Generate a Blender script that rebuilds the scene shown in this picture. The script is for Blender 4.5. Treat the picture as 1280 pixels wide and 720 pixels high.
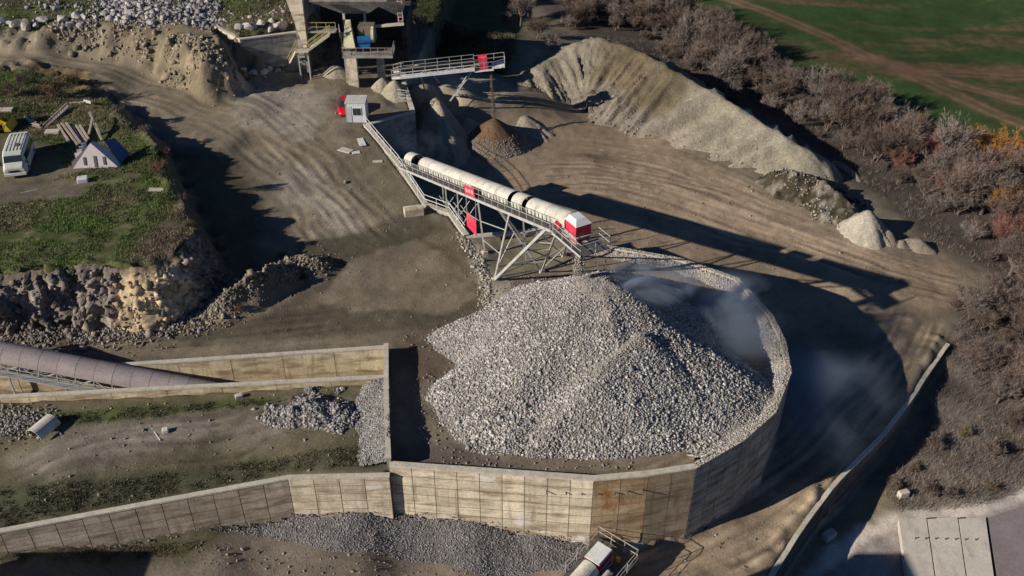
import bpy, bmesh, math, random
import numpy as np
from mathutils import Vector, Matrix

for o in list(bpy.data.objects): bpy.data.objects.remove(o)
S = bpy.context.scene
COL = S.collection
R = math.radians
random.seed(7)
RNG = np.random.default_rng(7)

# ------------------------------------------------------------------ camera, sky, sun, exposure
CAMH, PITCH, FPX = 51.0, R(35), 1200.0
cam_d = bpy.data.cameras.new('camera'); cam = bpy.data.objects.new('camera', cam_d); COL.objects.link(cam)
cam_d.sensor_width = 36; cam_d.lens = 36 * FPX / 1280; cam_d.clip_start = 0.5; cam_d.clip_end = 6000
cam.location = (0, 0, CAMH); cam.rotation_euler = (math.pi / 2 - PITCH, 0, 0)
S.camera = cam
SHX, SHY = 2.0, 0.93                      # shadow offset in metres for each metre of height
sun_dir = Vector((SHX, SHY, -1)).normalized()
elev = math.asin(-sun_dir.z); az = math.atan2(-SHX, -SHY)
w = bpy.data.worlds.new('World'); S.world = w; w.use_nodes = True
nt = w.node_tree; nt.nodes.clear()
sky = nt.nodes.new('ShaderNodeTexSky'); sky.sky_type = 'NISHITA'; sky.sun_disc = False
sky.sun_elevation = elev; sky.sun_rotation = az; sky.air_density = 0.8; sky.dust_density = 0.0; sky.ozone_density = 8.0
bg = nt.nodes.new('ShaderNodeBackground'); bg.inputs[1].default_value = 0.05
wo = nt.nodes.new('ShaderNodeOutputWorld')
nt.links.new(sky.outputs[0], bg.inputs[0]); nt.links.new(bg.outputs[0], wo.inputs[0])
sl = bpy.data.lights.new('sun', 'SUN'); sl.energy = 5.0; sl.angle = R(0.5); sl.color = (1.0, 0.925, 0.81)
so = bpy.data.objects.new('sun', sl); COL.objects.link(so); so.location = (-60, -20, 80)
so.rotation_euler = sun_dir.to_track_quat('-Z', 'Y').to_euler()
S.view_settings.view_transform = 'Standard'; S.view_settings.look = 'None'
S.view_settings.exposure = 0.12; S.view_settings.gamma = 1.0
S.view_settings.use_curve_mapping = False
S.render.engine = 'CYCLES'
S.cycles.volume_step_rate = 1.0

# ------------------------------------------------------------------ survey helpers
cP, sP = math.cos(PITCH), math.sin(PITCH)
def W(px, py, z=0.0):
    """point of the ground survey: picture position at a known height"""
    u = (px - 640) / FPX; v = (360 - py) / FPX
    d = (u, cP + v * sP, -sP + v * cP); t = (z - CAMH) / d[2]
    return Vector((d[0] * t, d[1] * t, z))
def W2(px, py, z=0.0):
    p = W(px, py, z); return (p.x, p.y)
def Zat(y, py):
    v = (360 - py) / FPX
    return CAMH + y * (v * cP - sP) / (cP + v * sP)

# ------------------------------------------------------------------ noise
_T = np.random.default_rng(11).random((256, 256)).astype(np.float32)
def vnoise(x, y, s=0):
    x = np.asarray(x, dtype=np.float64) + s * 37.17; y = np.asarray(y, dtype=np.float64) + s * 91.73
    xi = np.floor(x).astype(np.int64); yi = np.floor(y).astype(np.int64)
    fx = x - xi; fy = y - yi
    fx = fx * fx * (3 - 2 * fx); fy = fy * fy * (3 - 2 * fy)
    a = _T[xi & 255, yi & 255]; b = _T[(xi + 1) & 255, yi & 255]
    c = _T[xi & 255, (yi + 1) & 255]; d = _T[(xi + 1) & 255, (yi + 1) & 255]
    return (a * (1 - fx) + b * fx) * (1 - fy) + (c * (1 - fx) + d * fx) * fy
def fbm(x, y, oct=4, s=0):
    v = 0; a = 0.5; n = 0
    for i in range(oct):
        v = v + a * vnoise(x, y, s + i * 3); n += a
        x = np.asarray(x) * 2.03; y = np.asarray(y) * 2.03; a *= 0.5
    return v / n - 0.5            # about -0.5 .. 0.5
def sstep(a, b, x):
    t = np.clip((x - a) / (b - a), 0, 1); return t * t * (3 - 2 * t)
def poly_sd(X, Y, pts):
    """signed distance to a polygon, positive inside"""
    d2 = np.full(np.shape(X), 1e18); ins = np.zeros(np.shape(X), bool)
    n = len(pts)
    for i in range(n):
        x0, y0 = pts[i]; x1, y1 = pts[(i + 1) % n]
        ex, ey = x1 - x0, y1 - y0; l2 = ex * ex + ey * ey + 1e-12
        t = np.clip(((X - x0) * ex + (Y - y0) * ey) / l2, 0, 1)
        d2 = np.minimum(d2, (X - x0 - t * ex) ** 2 + (Y - y0 - t * ey) ** 2)
        c = ((y0 > Y) != (y1 > Y))
        with np.errstate(divide='ignore', invalid='ignore'):
            xi = ex * (Y - y0) / (ey if abs(ey) > 1e-12 else 1e-12) + x0
        ins ^= c & (X < xi)
    d = np.sqrt(d2); return np.where(ins, d, -d)
def path_sd(X, Y, pts):
    """signed sideways distance and run length along a polyline"""
    best = np.full(np.shape(X), 1e18); sgn = np.zeros(np.shape(X)); run = np.zeros(np.shape(X)); acc = 0
    for (x0, y0), (x1, y1) in zip(pts[:-1], pts[1:]):
        ex, ey = x1 - x0, y1 - y0; l = math.hypot(ex, ey)
        t = np.clip(((X - x0) * ex + (Y - y0) * ey) / (l * l), 0, 1)
        dx, dy = X - x0 - t * ex, Y - y0 - t * ey; d = dx * dx + dy * dy
        m = d < best; best = np.where(m, d, best)
        sgn = np.where(m, np.sign(ex * dy - ey * dx), sgn); run = np.where(m, acc + t * l, run); acc += l
    return np.sqrt(best) * sgn, run, acc
def smooth_path(pts, n=3):
    pts = [tuple(p) for p in pts]
    for _ in range(n):
        q = [pts[0]]
        for a, b in zip(pts[:-1], pts[1:]):
            q.append(tuple(.75 * i + .25 * j for i, j in zip(a, b))); q.append(tuple(.25 * i + .75 * j for i, j in zip(a, b)))
        q.append(pts[-1]); pts = q
    return pts

# ------------------------------------------------------------------ materials
def mat(name, col, rough=0.85, var=0.25, scale=1.2, var2=None, s2=9.0, bump=0.15, bscale=6.0, metal=0.0, attr=None, obj_rand=0.0, stretch=None, spec=0.3):
    m = bpy.data.materials.new(name); m.use_nodes = True; t = m.node_tree; N = t.nodes; L = t.links
    b = N['Principled BSDF']; b.inputs['Roughness'].default_value = rough; b.inputs['Metallic'].default_value = metal
    b.inputs['Specular IOR Level'].default_value = spec
    geo = N.new('ShaderNodeNewGeometry'); vec = geo.outputs['Position']
    if stretch:
        mp = N.new('ShaderNodeVectorMath'); mp.operation = 'MULTIPLY'; mp.inputs[1].default_value = stretch
        L.new(vec, mp.inputs[0]); svec = mp.outputs[0]
    else: svec = vec
    n1 = N.new('ShaderNodeTexNoise'); n1.inputs['Scale'].default_value = scale; n1.inputs['Detail'].default_value = 5; n1.inputs['Roughness'].default_value = 0.65
    L.new(svec, n1.inputs['Vector'])
    n2 = N.new('ShaderNodeTexNoise'); n2.inputs['Scale'].default_value = s2; n2.inputs['Detail'].default_value = 3
    L.new(vec, n2.inputs['Vector'])
    def rng(out, lo, hi, a=0.3, z=0.7):
        r = N.new('ShaderNodeMapRange'); r.inputs[1].default_value = a; r.inputs[2].default_value = z; r.inputs[3].default_value = lo; r.inputs[4].default_value = hi
        L.new(out, r.inputs[0]); return r.outputs[0]
    f1 = rng(n1.outputs['Fac'], 1 - var, 1 + var); f2 = rng(n2.outputs['Fac'], 1 - (var if var2 is None else var2), 1 + (var if var2 is None else var2))
    mu = N.new('ShaderNodeMath'); mu.operation = 'MULTIPLY'; L.new(f1, mu.inputs[0]); L.new(f2, mu.inputs[1]); fac = mu.outputs[0]
    if obj_rand:
        oi = N.new('ShaderNodeObjectInfo'); fr = rng(oi.outputs['Random'], 1 - obj_rand, 1 + obj_rand, 0, 1)
        m2 = N.new('ShaderNodeMath'); m2.operation = 'MULTIPLY'; L.new(fac, m2.inputs[0]); L.new(fr, m2.inputs[1]); fac = m2.outputs[0]
    vm = N.new('ShaderNodeVectorMath'); vm.operation = 'SCALE'; L.new(fac, vm.inputs['Scale'])
    if attr:
        at = N.new('ShaderNodeAttribute'); at.attribute_name = attr; L.new(at.outputs['Color'], vm.inputs[0])
    else: vm.inputs[0].default_value = col[:3]
    L.new(vm.outputs[0], b.inputs['Base Color'])
    if bump:
        n3 = N.new('ShaderNodeTexNoise'); n3.inputs['Scale'].default_value = bscale; n3.inputs['Detail'].default_value = 6; n3.inputs['Roughness'].default_value = 0.7
        L.new(vec, n3.inputs['Vector'])
        bp = N.new('ShaderNodeBump'); bp.inputs['Strength'].default_value = 1.0; bp.inputs['Distance'].default_value = bump
        L.new(n3.outputs['Fac'], bp.inputs['Height']); L.new(bp.outputs[0], b.inputs['Normal'])
    return m
def stain(m, col, scale, lo, hi, stretch=(1, 1, 1), off=(0, 0, 0)):
    """mix a second colour into a material where a stretched noise is high (stains, rust, lime)"""
    t = m.node_tree; N = t.nodes; L = t.links; b = N['Principled BSDF']
    src = b.inputs['Base Color'].links[0].from_socket
    geo = N.new('ShaderNodeNewGeometry'); mp = N.new('ShaderNodeVectorMath'); mp.operation = 'MULTIPLY_ADD'
    mp.inputs[1].default_value = stretch; mp.inputs[2].default_value = off; L.new(geo.outputs['Position'], mp.inputs[0])
    n = N.new('ShaderNodeTexNoise'); n.inputs['Scale'].default_value = scale; n.inputs['Detail'].default_value = 6; n.inputs['Roughness'].default_value = 0.62
    L.new(mp.outputs[0], n.inputs['Vector'])
    r = N.new('ShaderNodeMapRange'); r.inputs[1].default_value = lo; r.inputs[2].default_value = hi; L.new(n.outputs['Fac'], r.inputs[0])
    mx = N.new('ShaderNodeMix'); mx.data_type = 'RGBA'; L.new(r.outputs[0], mx.inputs[0]); L.new(src, mx.inputs[6]); mx.inputs[7].default_value = (*col, 1)
    L.new(mx.outputs[2], b.inputs['Base Color']); return m

M = {}
M['ground'] = mat('ground', (.2, .17, .14), 0.95, .2, .3, .16, 5.5, .05, 4.5, attr='Col', spec=.15)
M['pile'] = mat('pile', (.2, .17, .14), 0.95, .2, .5, .25, 5.0, .16, 2.6, attr='Col', spec=.15)
def concrete(name, col):
    m = mat(name, col, .9, .2, .8, .16, 7, .02, 12, obj_rand=.17, stretch=(1, 1, .25), spec=.2)
    stain(m, (col[0] * .42, col[1] * .37, col[2] * .32), .55, .47, .68, (.7, .7, 3.2))
    return stain(m, (col[0] * .5, col[1] * .45, col[2] * .4), 2.2, .55, .75, (1, 1, .12), (3, 8, 1))
M['concrete'] = stain(concrete('concrete_cream', (.66, .565, .425)), (.72, .68, .62), .35, .60, .68, (1, 1, 1.6), (9, 2, 4))
M['concrete_rust'] = stain(stain(concrete('concrete_rusty', (.42, .31, .19)), (.27, .11, .03), .7, .46, .62, (1, 1, .45), (5, 1, 2)), (.62, .58, .54), .9, .70, .75, (1.4, 1.4, .3), (1, 5, 7))
M['concrete_brown'] = concrete('concrete_brown', (.30, .235, .165))
M['concrete_pink'] = concrete('concrete_pinkish', (.50, .405, .31))
M['concrete_yellow'] = concrete('concrete_channel', (.60, .50, .335))
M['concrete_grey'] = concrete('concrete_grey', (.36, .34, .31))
M['joint'] = mat('joint_filler', (.15, .125, .095), .95, .2, 2, .2, 8, 0)
M['concrete_top'] = mat('concrete_coping', (.54, .485, .395), .9, .2, 1.5, .15, 8, .02, 10)
M['concrete_shaded'] = concrete('concrete_road_shade', (.15, .14, .125))  # concrete darkened to paint in the shade on the road wall's lower face
M['concrete_shade_dark'] = concrete('concrete_interior_shade', (.085, .078, .072))  # near-black colour stands in for the unlit inside of the crusher building
M['stone'] = mat('crushed_stone', (.35, .325, .305), .9, .22, .6, .35, 3.3, .02, 14, attr='Col', spec=.2)
M['cover'] = stain(mat('cover_sheet', (.60, .57, .49), .55, .12, .7, .1, 6, .01, 8, obj_rand=.07), (.36, .30, .22), 1.1, .5, .75, (1, 1, .4))
M['cover_dusty'] = mat('dusty_cover_sheet', (.36, .30, .29), .7, .12, .9, .12, 6, .01, 8, obj_rand=.08)
M['steel'] = mat('grey_steel', (.46, .45, .43), .5, .12, 1.5, .1, 9, 0, metal=.0)
M['steel_dark'] = mat('dark_steel', (.10, .095, .09), .6, .2, 2, .2, 9, 0)
M['rubber'] = mat('belt_rubber', (.03, .03, .03), .8, .2, 2, .2, 9, 0)
M['red'] = mat('red_sheet', (.62, .035, .075), .5, .10, 1.2, .1, 7, 0)
stain(M['red'], (.42, .20, .17), 1.3, .52, .8, (1, 1, .6))
M['red_deep'] = mat('crimson_paint', (.28, .012, .05), .45, .1, 1.2, .1, 7, 0)
M['white'] = mat('white_sheet', (.72, .72, .70), .5, .08, 1.2, .06, 7, 0)
stain(M['white'], (.46, .41, .34), 1.2, .5, .78, (1, 1, .6))
stain(M['steel'], (.30, .26, .21), 1.0, .5, .75)
M['yellow'] = mat('yellow_paint', (.65, .42, .03), .5, .12, 2, .1, 7, 0)
M['yellow_rail'] = mat('dusty_yellow_rail', (.42, .36, .16), .6, .12, 2, .1, 7, 0)
M['blue'] = mat('blue_paint', (.02, .12, .30), .5, .2, 2, .1, 7, 0)
M['glass'] = mat('dark_glass', (.035, .045, .05), .12, .05, 2, .05, 7, 0, spec=.6)
M['bus'] = mat('cream_car_paint', (.60, .60, .53), .4, .08, 1.5, .06, 9, 0, spec=.5)
M['tyre'] = mat('tyre', (.02, .02, .02), .85, .1, 2, .1, 9, 0)
M['pinkwhite'] = mat('pale_pink_sheet', (.60, .53, .52), .6, .08, 1.5, .06, 8, 0)
M['bluesheet'] = mat('blue_tarp', (.07, .12, .25), .6, .1, 1.5, .1, 8, 0)
M['timber'] = mat('weathered_timber', (.40, .33, .28), .85, .25, 3, .2, 12, .01, 10, obj_rand=.2)
M['rock'] = mat('cliff_rock', (.38, .32, .26), .92, .25, .5, .3, 2.4, .025, 9, attr='Col')
M['bark'] = mat('bark', (.15, .115, .10), .9, .2, 3, .2, 9, 0)
M['twig_mauve'] = mat('twig_mauve', (.172, .125, .102), .9, .2, .4, .15, 2, 0, obj_rand=.32)
M['twig_grey'] = mat('twig_grey', (.225, .185, .16), .9, .2, .4, .15, 2, 0, obj_rand=.25)
M['twig_orange'] = mat('twig_orange', (.36, .175, .055), .9, .2, .5, .2, 2, 0, obj_rand=.15)
M['twig_rose'] = mat('twig_rose', (.26, .13, .105), .9, .2, .5, .2, 2, 0, obj_rand=.15)
M['leaf_dark'] = mat('leaf_dark', (.05, .06, .03), .85, .35, .6, .3, 4, 0, obj_rand=.2)
M['grass'] = mat('grass_blades', (.09, .11, .04), .9, .35, .3, .3, 2, 0, attr='Col')
M['drygrass'] = mat('dry_grass', (.20, .15, .085), .9, .3, .4, .25, 2, 0)

# ------------------------------------------------------------------ object helpers
def origin_of(o):
    v = Vector((0, 0, 0))
    while o is not None: v = v + o.location; o = o.parent
    return v
def tag(o, label=None, cat=None, group=None, kind=None):
    if label: o['label'] = label
    if cat: o['category'] = cat
    if group: o['group'] = group
    if kind: o['kind'] = kind
    return o
def thing(name, loc, label, cat, group=None):
    o = bpy.data.objects.new(name, None); COL.objects.link(o); o.location = loc; o.empty_display_size = .3
    return tag(o, label, cat, group)
def link(name, me, m, parent=None, loc=None):
    o = bpy.data.objects.new(name, me); COL.objects.link(o)
    if m is not None and not me.materials: me.materials.append(m)
    if parent is not None: o.parent = parent
    if loc is not None: o.location = loc
    return o
class MB:
    def __init__(s): s.v = []; s.f = []
    def add(s, vs, fs):
        k = len(s.v); s.v += [tuple(p) for p in vs]; s.f += [tuple(i + k for i in f) for f in fs]; return s
    def hexa(s, p):      # 8 points: bottom loop 0-3, top loop 4-7
        return s.add(p, [(0, 3, 2, 1), (4, 5, 6, 7), (0, 1, 5, 4), (1, 2, 6, 5), (2, 3, 7, 6), (3, 0, 4, 7)])
    def box(s, c, size, rz=0.0, taper=1.0):
        cx, cy, cz = c; a, b, h = size[0] / 2, size[1] / 2, size[2] / 2; ca, sa = math.cos(rz), math.sin(rz); p = []
        for zz, k in ((-h, 1), (h, taper)):
            for x, y in ((-a, -b), (a, -b), (a, b), (-a, b)):
                x *= k; y *= k; p.append((cx + x * ca - y * sa, cy + x * sa + y * ca, cz + zz))
        return s.hexa(p)
    def beam(s, p, q, w_, h_=None, up=(0, 0, 1)):
        p, q = Vector(p), Vector(q); h_ = w_ if h_ is None else h_
        d = (q - p).normalized(); upv = Vector(up)
        if abs(d.dot(upv)) > .98: upv = Vector((0, 1, 0))
        sd = d.cross(upv).normalized() * w_ / 2; u = sd.cross(d).normalized() * h_ / 2
        return s.hexa([p - sd - u, p + sd - u, q + sd - u, q - sd - u, p - sd + u, p + sd + u, q + sd + u, q - sd + u])
    def tube(s, p, q, r, n=8, r2=None, cap=True):
        p, q = Vector(p), Vector(q); r2 = r if r2 is None else r2; d = (q - p).normalized()
        a = d.cross(Vector((0, 0, 1)) if abs(d.z) < .95 else Vector((1, 0, 0))).normalized(); b = d.cross(a)
        vs = []
        for c, rr in ((p, r), (q, r2)):
            for i in range(n): t = 2 * math.pi * i / n; vs.append(c + a * math.cos(t) * rr + b * math.sin(t) * rr)
        fs = [(i, (i + 1) % n, n + (i + 1) % n, n + i) for i in range(n)]
        if cap: fs += [tuple(range(n))[::-1], tuple(range(n, 2 * n))]
        return s.add(vs, fs)
    def quad(s, a, b, c, d, th=0.03):
        a, b, c, d = map(Vector, (a, b, c, d)); n = (b - a).cross(d - a).normalized() * th
        return s.hexa([a, b, c, d, a + n, b + n, c + n, d + n])
    def mesh(s, name, org=Vector((0, 0, 0)), smooth=False):
        me = bpy.data.meshes.new(name); me.from_pydata([(x - org[0], y - org[1], z - org[2]) for x, y, z in s.v], [], s.f)
        if smooth: me.polygons.foreach_set('use_smooth', [True] * len(me.polygons))
        me.update(); return me
    def build(s, name, m, parent=None, smooth=False, loc=None, bevel=0):
        org = origin_of(parent) if parent is not None else Vector(loc if loc is not None else (0, 0, 0))
        me = s.mesh(name, org, smooth); o = link(name, me, m, parent)
        if parent is None and loc is not None: o.location = loc
        if bevel:
            bm = bmesh.new(); bm.from_mesh(me); bmesh.ops.bevel(bm, geom=list(bm.edges), offset=bevel, segments=2, affect='EDGES', profile=.6); bm.to_mesh(me); bm.free()
        return o
def mesh_np(name, V, F, col=None, smooth=False):
    """numpy mesh: V (n,3), F (m,k) with k = 3 or 4"""
    me = bpy.data.meshes.new(name); n, (m, k) = len(V), F.shape
    me.vertices.add(n); me.vertices.foreach_set('co', V.astype(np.float32).ravel())
    me.loops.add(m * k); me.loops.foreach_set('vertex_index', F.astype(np.int32).ravel())
    me.polygons.add(m); me.polygons.foreach_set('loop_start', np.arange(0, m * k, k, dtype=np.int32))
    me.polygons.foreach_set('loop_total', np.full(m, k, dtype=np.int32))
    if smooth: me.polygons.foreach_set('use_smooth', np.ones(m, bool))
    if col is not None:
        ca = me.color_attributes.new('Col', 'FLOAT_COLOR', 'POINT')
        c4 = np.ones((n, 4), np.float32); c4[:, :3] = col; ca.data.foreach_set('color', c4.ravel())
    me.update(calc_edges=True); return me
def grid_faces(nu, nv):
    i = np.arange(nu * nv).reshape(nu, nv)
    return np.stack([i[:-1, :-1], i[1:, :-1], i[1:, 1:], i[:-1, 1:]], -1).reshape(-1, 4)
# jittered low stones
def _ico():
    bm = bmesh.new(); bmesh.ops.create_cube(bm, size=1.3); bmesh.ops.triangulate(bm, faces=list(bm.faces))
    v = np.array([p.co[:] for p in bm.verts]); f = np.array([[q.index for q in p.verts] for p in bm.faces]); bm.free(); return v, f
ICO_V, ICO_F = _ico()
STONES = []
for k in range(10):
    r = np.random.default_rng(100 + k)
    v = ICO_V * (1 + r.uniform(-.38, .30, (len(ICO_V), 1))) + r.uniform(-.18, .18, ICO_V.shape)
    v = v * r.uniform(.60, 1.15, 3); STONES.append(v)
def rand_rot(n, rng):
    q = rng.normal(size=(n, 4)); q /= np.linalg.norm(q, axis=1)[:, None]; a, b, c, d = q.T
    return np.stack([np.stack([1 - 2 * (c * c + d * d), 2 * (b * c - a * d), 2 * (b * d + a * c)], -1),
                     np.stack([2 * (b * c + a * d), 1 - 2 * (b * b + d * d), 2 * (c * d - a * b)], -1),
                     np.stack([2 * (b * d - a * c), 2 * (c * d + a * b), 1 - 2 * (b * b + c * c)], -1)], 1)
def stones_mesh(name, P, size, rng, col=(.33, .31, .295), cvar=.3, tint=.06):
    n = len(P); Rm = rand_rot(n, rng); k = rng.integers(0, len(STONES), n)
    T = np.stack(STONES)[k] * np.asarray(size)[:, None, None]
    V = np.einsum('nij,nkj->nki', Rm, T) + np.asarray(P)[:, None, :]
    nv = len(ICO_V); F = (ICO_F[None] + (np.arange(n) * nv)[:, None, None]).reshape(-1, 3)
    c = np.broadcast_to(np.asarray(col, float), (n, 3)) * rng.uniform(1 - cvar, 1 + cvar, (n, 1)) * rng.uniform(1 - tint, 1 + tint, (n, 3))
    C = np.repeat(c, nv, axis=0)
    return mesh_np(name, V.reshape(-1, 3), F, C)
# ------------------------------------------------------------------ the lie of the land
RIM = 0.5
RING_PX = [(487, 580), (742, 598), (810, 592), (868, 583), (925, 553), (965, 518), (985, 468), (978, 430), (962, 398), (920, 352), (850, 328), (740, 308)]
RING = [W2(x, y, RIM) for x, y in RING_PX]
FARW = [W2(740, 308, .5), W2(690, 287, .5), W2(583, 296, .6)]              # wall behind the trestle
SIDEW = [(583, 296, .6), (563, 268, .8), (532, 257, 1.0), (500, 208, 1.6), (457, 157, 2.4)]
SIDE = [W2(*p) for p in SIDEW]
TERR = [(-78.0, 33.4), W2(0, 664, -.4), W2(360, 597, -.2), W2(487, 594, -.1)]  # lower terrace wall
PADE = [W2(516, 141, 1.4), W2(503, 100, 1.7), (-12.5, 121), (-11, 140), (-8, 260)]
A_POLY = TERR + RING[:] + FARW[1:] + SIDE[1:] + PADE + [(-400, 300), (-400, 20)]
RW_PX = [(1184, 434, -5.9), (1165, 460, -6.1), (1130, 514, -6.4), (1092, 560, -6.7), (1052, 597, -7.0), (1010, 650, -7.2), (966, 719, -7.4), (940, 760, -7.5)]
RWALL = smooth_path([W2(*p) for p in RW_PX], 2)
LOW_POLY = RWALL + [(17, 30), (20, -40), (200, -40), (200, 95), (62, 95), W2(1262, 395, -6.2)]
TZ = 5.0
TER_PX = [(-60, 345), (0, 343), (60, 340), (95, 334), (150, 338), (188, 336), (222, 322), (246, 294), (238, 262), (216, 228), (204, 196), (180, 160), (140, 128), (90, 100), (40, 92), (-60, 96)]
TER_POLY = [W2(x, y, TZ) for x, y in TER_PX]
CH_FAR = [(-60, W(90, 463, .6).y - 2.0), W2(90, 462, .6), W2(481, 434, .9)]
CH_FAR[0] = (-62, CH_FAR[1][1] + (CH_FAR[1][1] - CH_FAR[2][1]) * (62 + CH_FAR[1][0]) / (CH_FAR[2][0] - CH_FAR[1][0]))
CH_NEAR = [W2(0, 498, .3), W2(481, 472, .5)]
CH_NEAR = [(-62, CH_NEAR[0][1] + (CH_NEAR[0][1] - CH_NEAR[1][1]) * (62 + CH_NEAR[0][0]) / (CH_NEAR[1][0] - CH_NEAR[0][0]))] + CH_NEAR
CH_POLY = CH_NEAR + CH_FAR[::-1]
BANK_PX = [(-80, 34, 8.3), (60, 34, 8.3), (115, 30, 8.4), (180, 42, 8.3), (215, 52, 8), (240, 66, 7.6), (258, 82, 6.8), (276, 84, 6.2), (274, 60, 7.0), (270, 38, 7.9), (301, 50, 7.9), (380, 40, 7.9)]
BANK_POLY = [W2(*p) for p in BANK_PX] + [(-25.9, 118), (-25.9, 170), (-400, 300), (-400, 112)]
_OUT = [(0, 705, -2.9), (200, 700, -3.9), (400, 690, -4.8), (560, 690, -6), (660, 705, -6.7), (742, 684, -7), (860, 700, -7.2), (900, 650, -7.1), (950, 660, -7.3), (978, 569, -7), (1040, 600, -6.9), (1060, 480, -6.1),
        (1110, 420, -5.7), (1150, 370, -5.4), (1200, 360, -5.6), (1000, 300, -5), (900, 250, -5), (800, 200, -4.7), (700, 190, -4.3), (650, 230, -4.2), (600, 250, -4.3), (560, 200, -4.0), (690, 270, -4.6), (820, 300, -5.2), (930, 340, -5.6), (1000, 400, -6),
        (1060, 310, -5), (1250, 300, -6), (1280, 400, -6.3), (1100, 200, -6.5), (1000, 120, -6.5), (900, 80, -6.3), (1200, 60, -7), (800, 20, -6), (700, 20, -5), (620, 30, -4),
        (560, 50, -1.5), (600, 80, -2.2), (540, 70, -1.5), (530, 40, -1), (530, 106, 1.2), (560, 106, .7), (545, 122, .5), (575, 112, 0), (600, 118, -1.6), (560, 136, -1.8), (520, 180, -3.9), (545, 160, -3.6), (620, 180, -4), (760, 140, -4.4)]
_AIN = [(500, 360, 0), (400, 400, 0), (300, 410, .2), (150, 415, .4), (0, 430, .6), (560, 420, -.1), (600, 590, -.35), (540, 560, -.3), (700, 585, -.35), (860, 570, -.3), (900, 450, -.1), (760, 450, 0), (640, 330, -.2), (600, 310, .3), (570, 300, .6), (540, 290, .7),
        (480, 300, .6), (500, 240, 1.2), (440, 240, 1.1), (440, 165, 2.35), (470, 130, 1.8), (500, 128, 1.4), (400, 180, 2.0), (380, 130, 2.6), (400, 100, 2.9), (300, 130, 3.2), (320, 200, 1.6), (270, 170, 2.6), (360, 300, .7), (300, 300, 1.2), (260, 330, 1.1), (250, 240, 2.3), (330, 350, .3), (220, 360, .6),
        (220, 110, 4.0), (100, 90, 5.2), (0, 80, 6.0), (-60, 90, 6.2), (0, 120, 5.8), (300, 90, 3.7), (340, 85, 3.4),
        (0, 520, .0), (200, 520, -.1), (350, 500, 0), (440, 500, .1), (470, 540, .1), (460, 580, -.2), (300, 590, -.5), (150, 625, -.6), (0, 650, -.7), (100, 560, -.2), (0, 590, -.4)]
_LOWC = [(1190, 445, -6.1), (1215, 430, -6.1), (1262, 420, -6.3), (1175, 480, -7.2), (1150, 530, -8.2), (1105, 590, -9.2), (1070, 640, -9.9), (1020, 720, -10.2), (1200, 560, -8.6), (1280, 560, -8.8), (1280, 480, -7.2), (1150, 640, -9.6), (1280, 640, -9.4), (1150, 720, -10.2), (1280, 720, -10)]
def ctrl(lst): return np.array([(*W2(x, y, z), z) for x, y, z in lst])
_OUT, _AIN, _LOWC = ctrl(_OUT), ctrl(_AIN), ctrl(_LOWC)
def idw(X, Y, C, p=3.4):
    num = np.zeros(np.shape(X)); den = np.zeros(np.shape(X))
    for x, y, z in C:
        wt = ((X - x) ** 2 + (Y - y) ** 2 + .6) ** (-p / 2); num += wt * z; den += wt
    return num / den
TRACKS = [  # (picture points with height, rut offsets, rut depth)
    ([(660, 722, -6.8), (800, 700, -7.1), (890, 668, -7.1), (960, 630, -7), (1030, 580, -6.8), (1085, 520, -6.3), (1125, 450, -5.8), (1155, 385, -5.4)], (-2.4, -.6, .9, 2.5), .10),
    ([(-40, 72, 6), (60, 78, 5.7), (160, 96, 5), (250, 122, 4.3), (330, 175, 2.9), (410, 240, 1.7), (470, 300, 1)], (-3, -1.6, -.2, 1.3, 2.8), .09),
    ([(190, 84, 5), (300, 110, 4.4), (360, 150, 3.6), (410, 205, 2.4), (455, 255, 1.6), (492, 300, 1)], (-1.7, -.5, .8, 2.0), .10),
    ([(300, 150, 3.6), (350, 200, 2.6), (390, 250, 1.6), (430, 300, 1)], (-1.6, -.4, .8, 1.9), .12),
    ([(-30, 430, .6), (120, 424, .4), (250, 422, .2), (360, 408, 0), (440, 396, 0)], (-1.5, -.3, 1.0), .05),
    ([(660, 235, -5), (780, 225, -5), (900, 262, -5), (1020, 310, -5.1), (1110, 338, -5.2), (1220, 365, -5.7)], (-3.2, -1.7, .2, 1.8, 3.3), .05),
    ([(700, 190, -5), (800, 195, -5), (900, 225, -5), (1000, 272, -5)], (-2, -.4, 1.2), .05),
    ([(-20, 612, -.5), (60, 575, -.3), (150, 548, -.1), (260, 548, -.1), (360, 520, 0), (420, 515, 0)], (-.9, .9), .06),
    ([(240, 585, -.4), (290, 560, -.2), (350, 525, 0)], (-.8, .8), .10),
    ([(-20, 235, 6), (40, 232, 6), (110, 228, 6)], (-.8, .8), .05),
]
TRACKS = [([W2(*p) for p in t], o, d) for t, o, d in TRACKS]
TRACKS = [(smooth_path(t, 2), o, d) for t, o, d in TRACKS]
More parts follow.
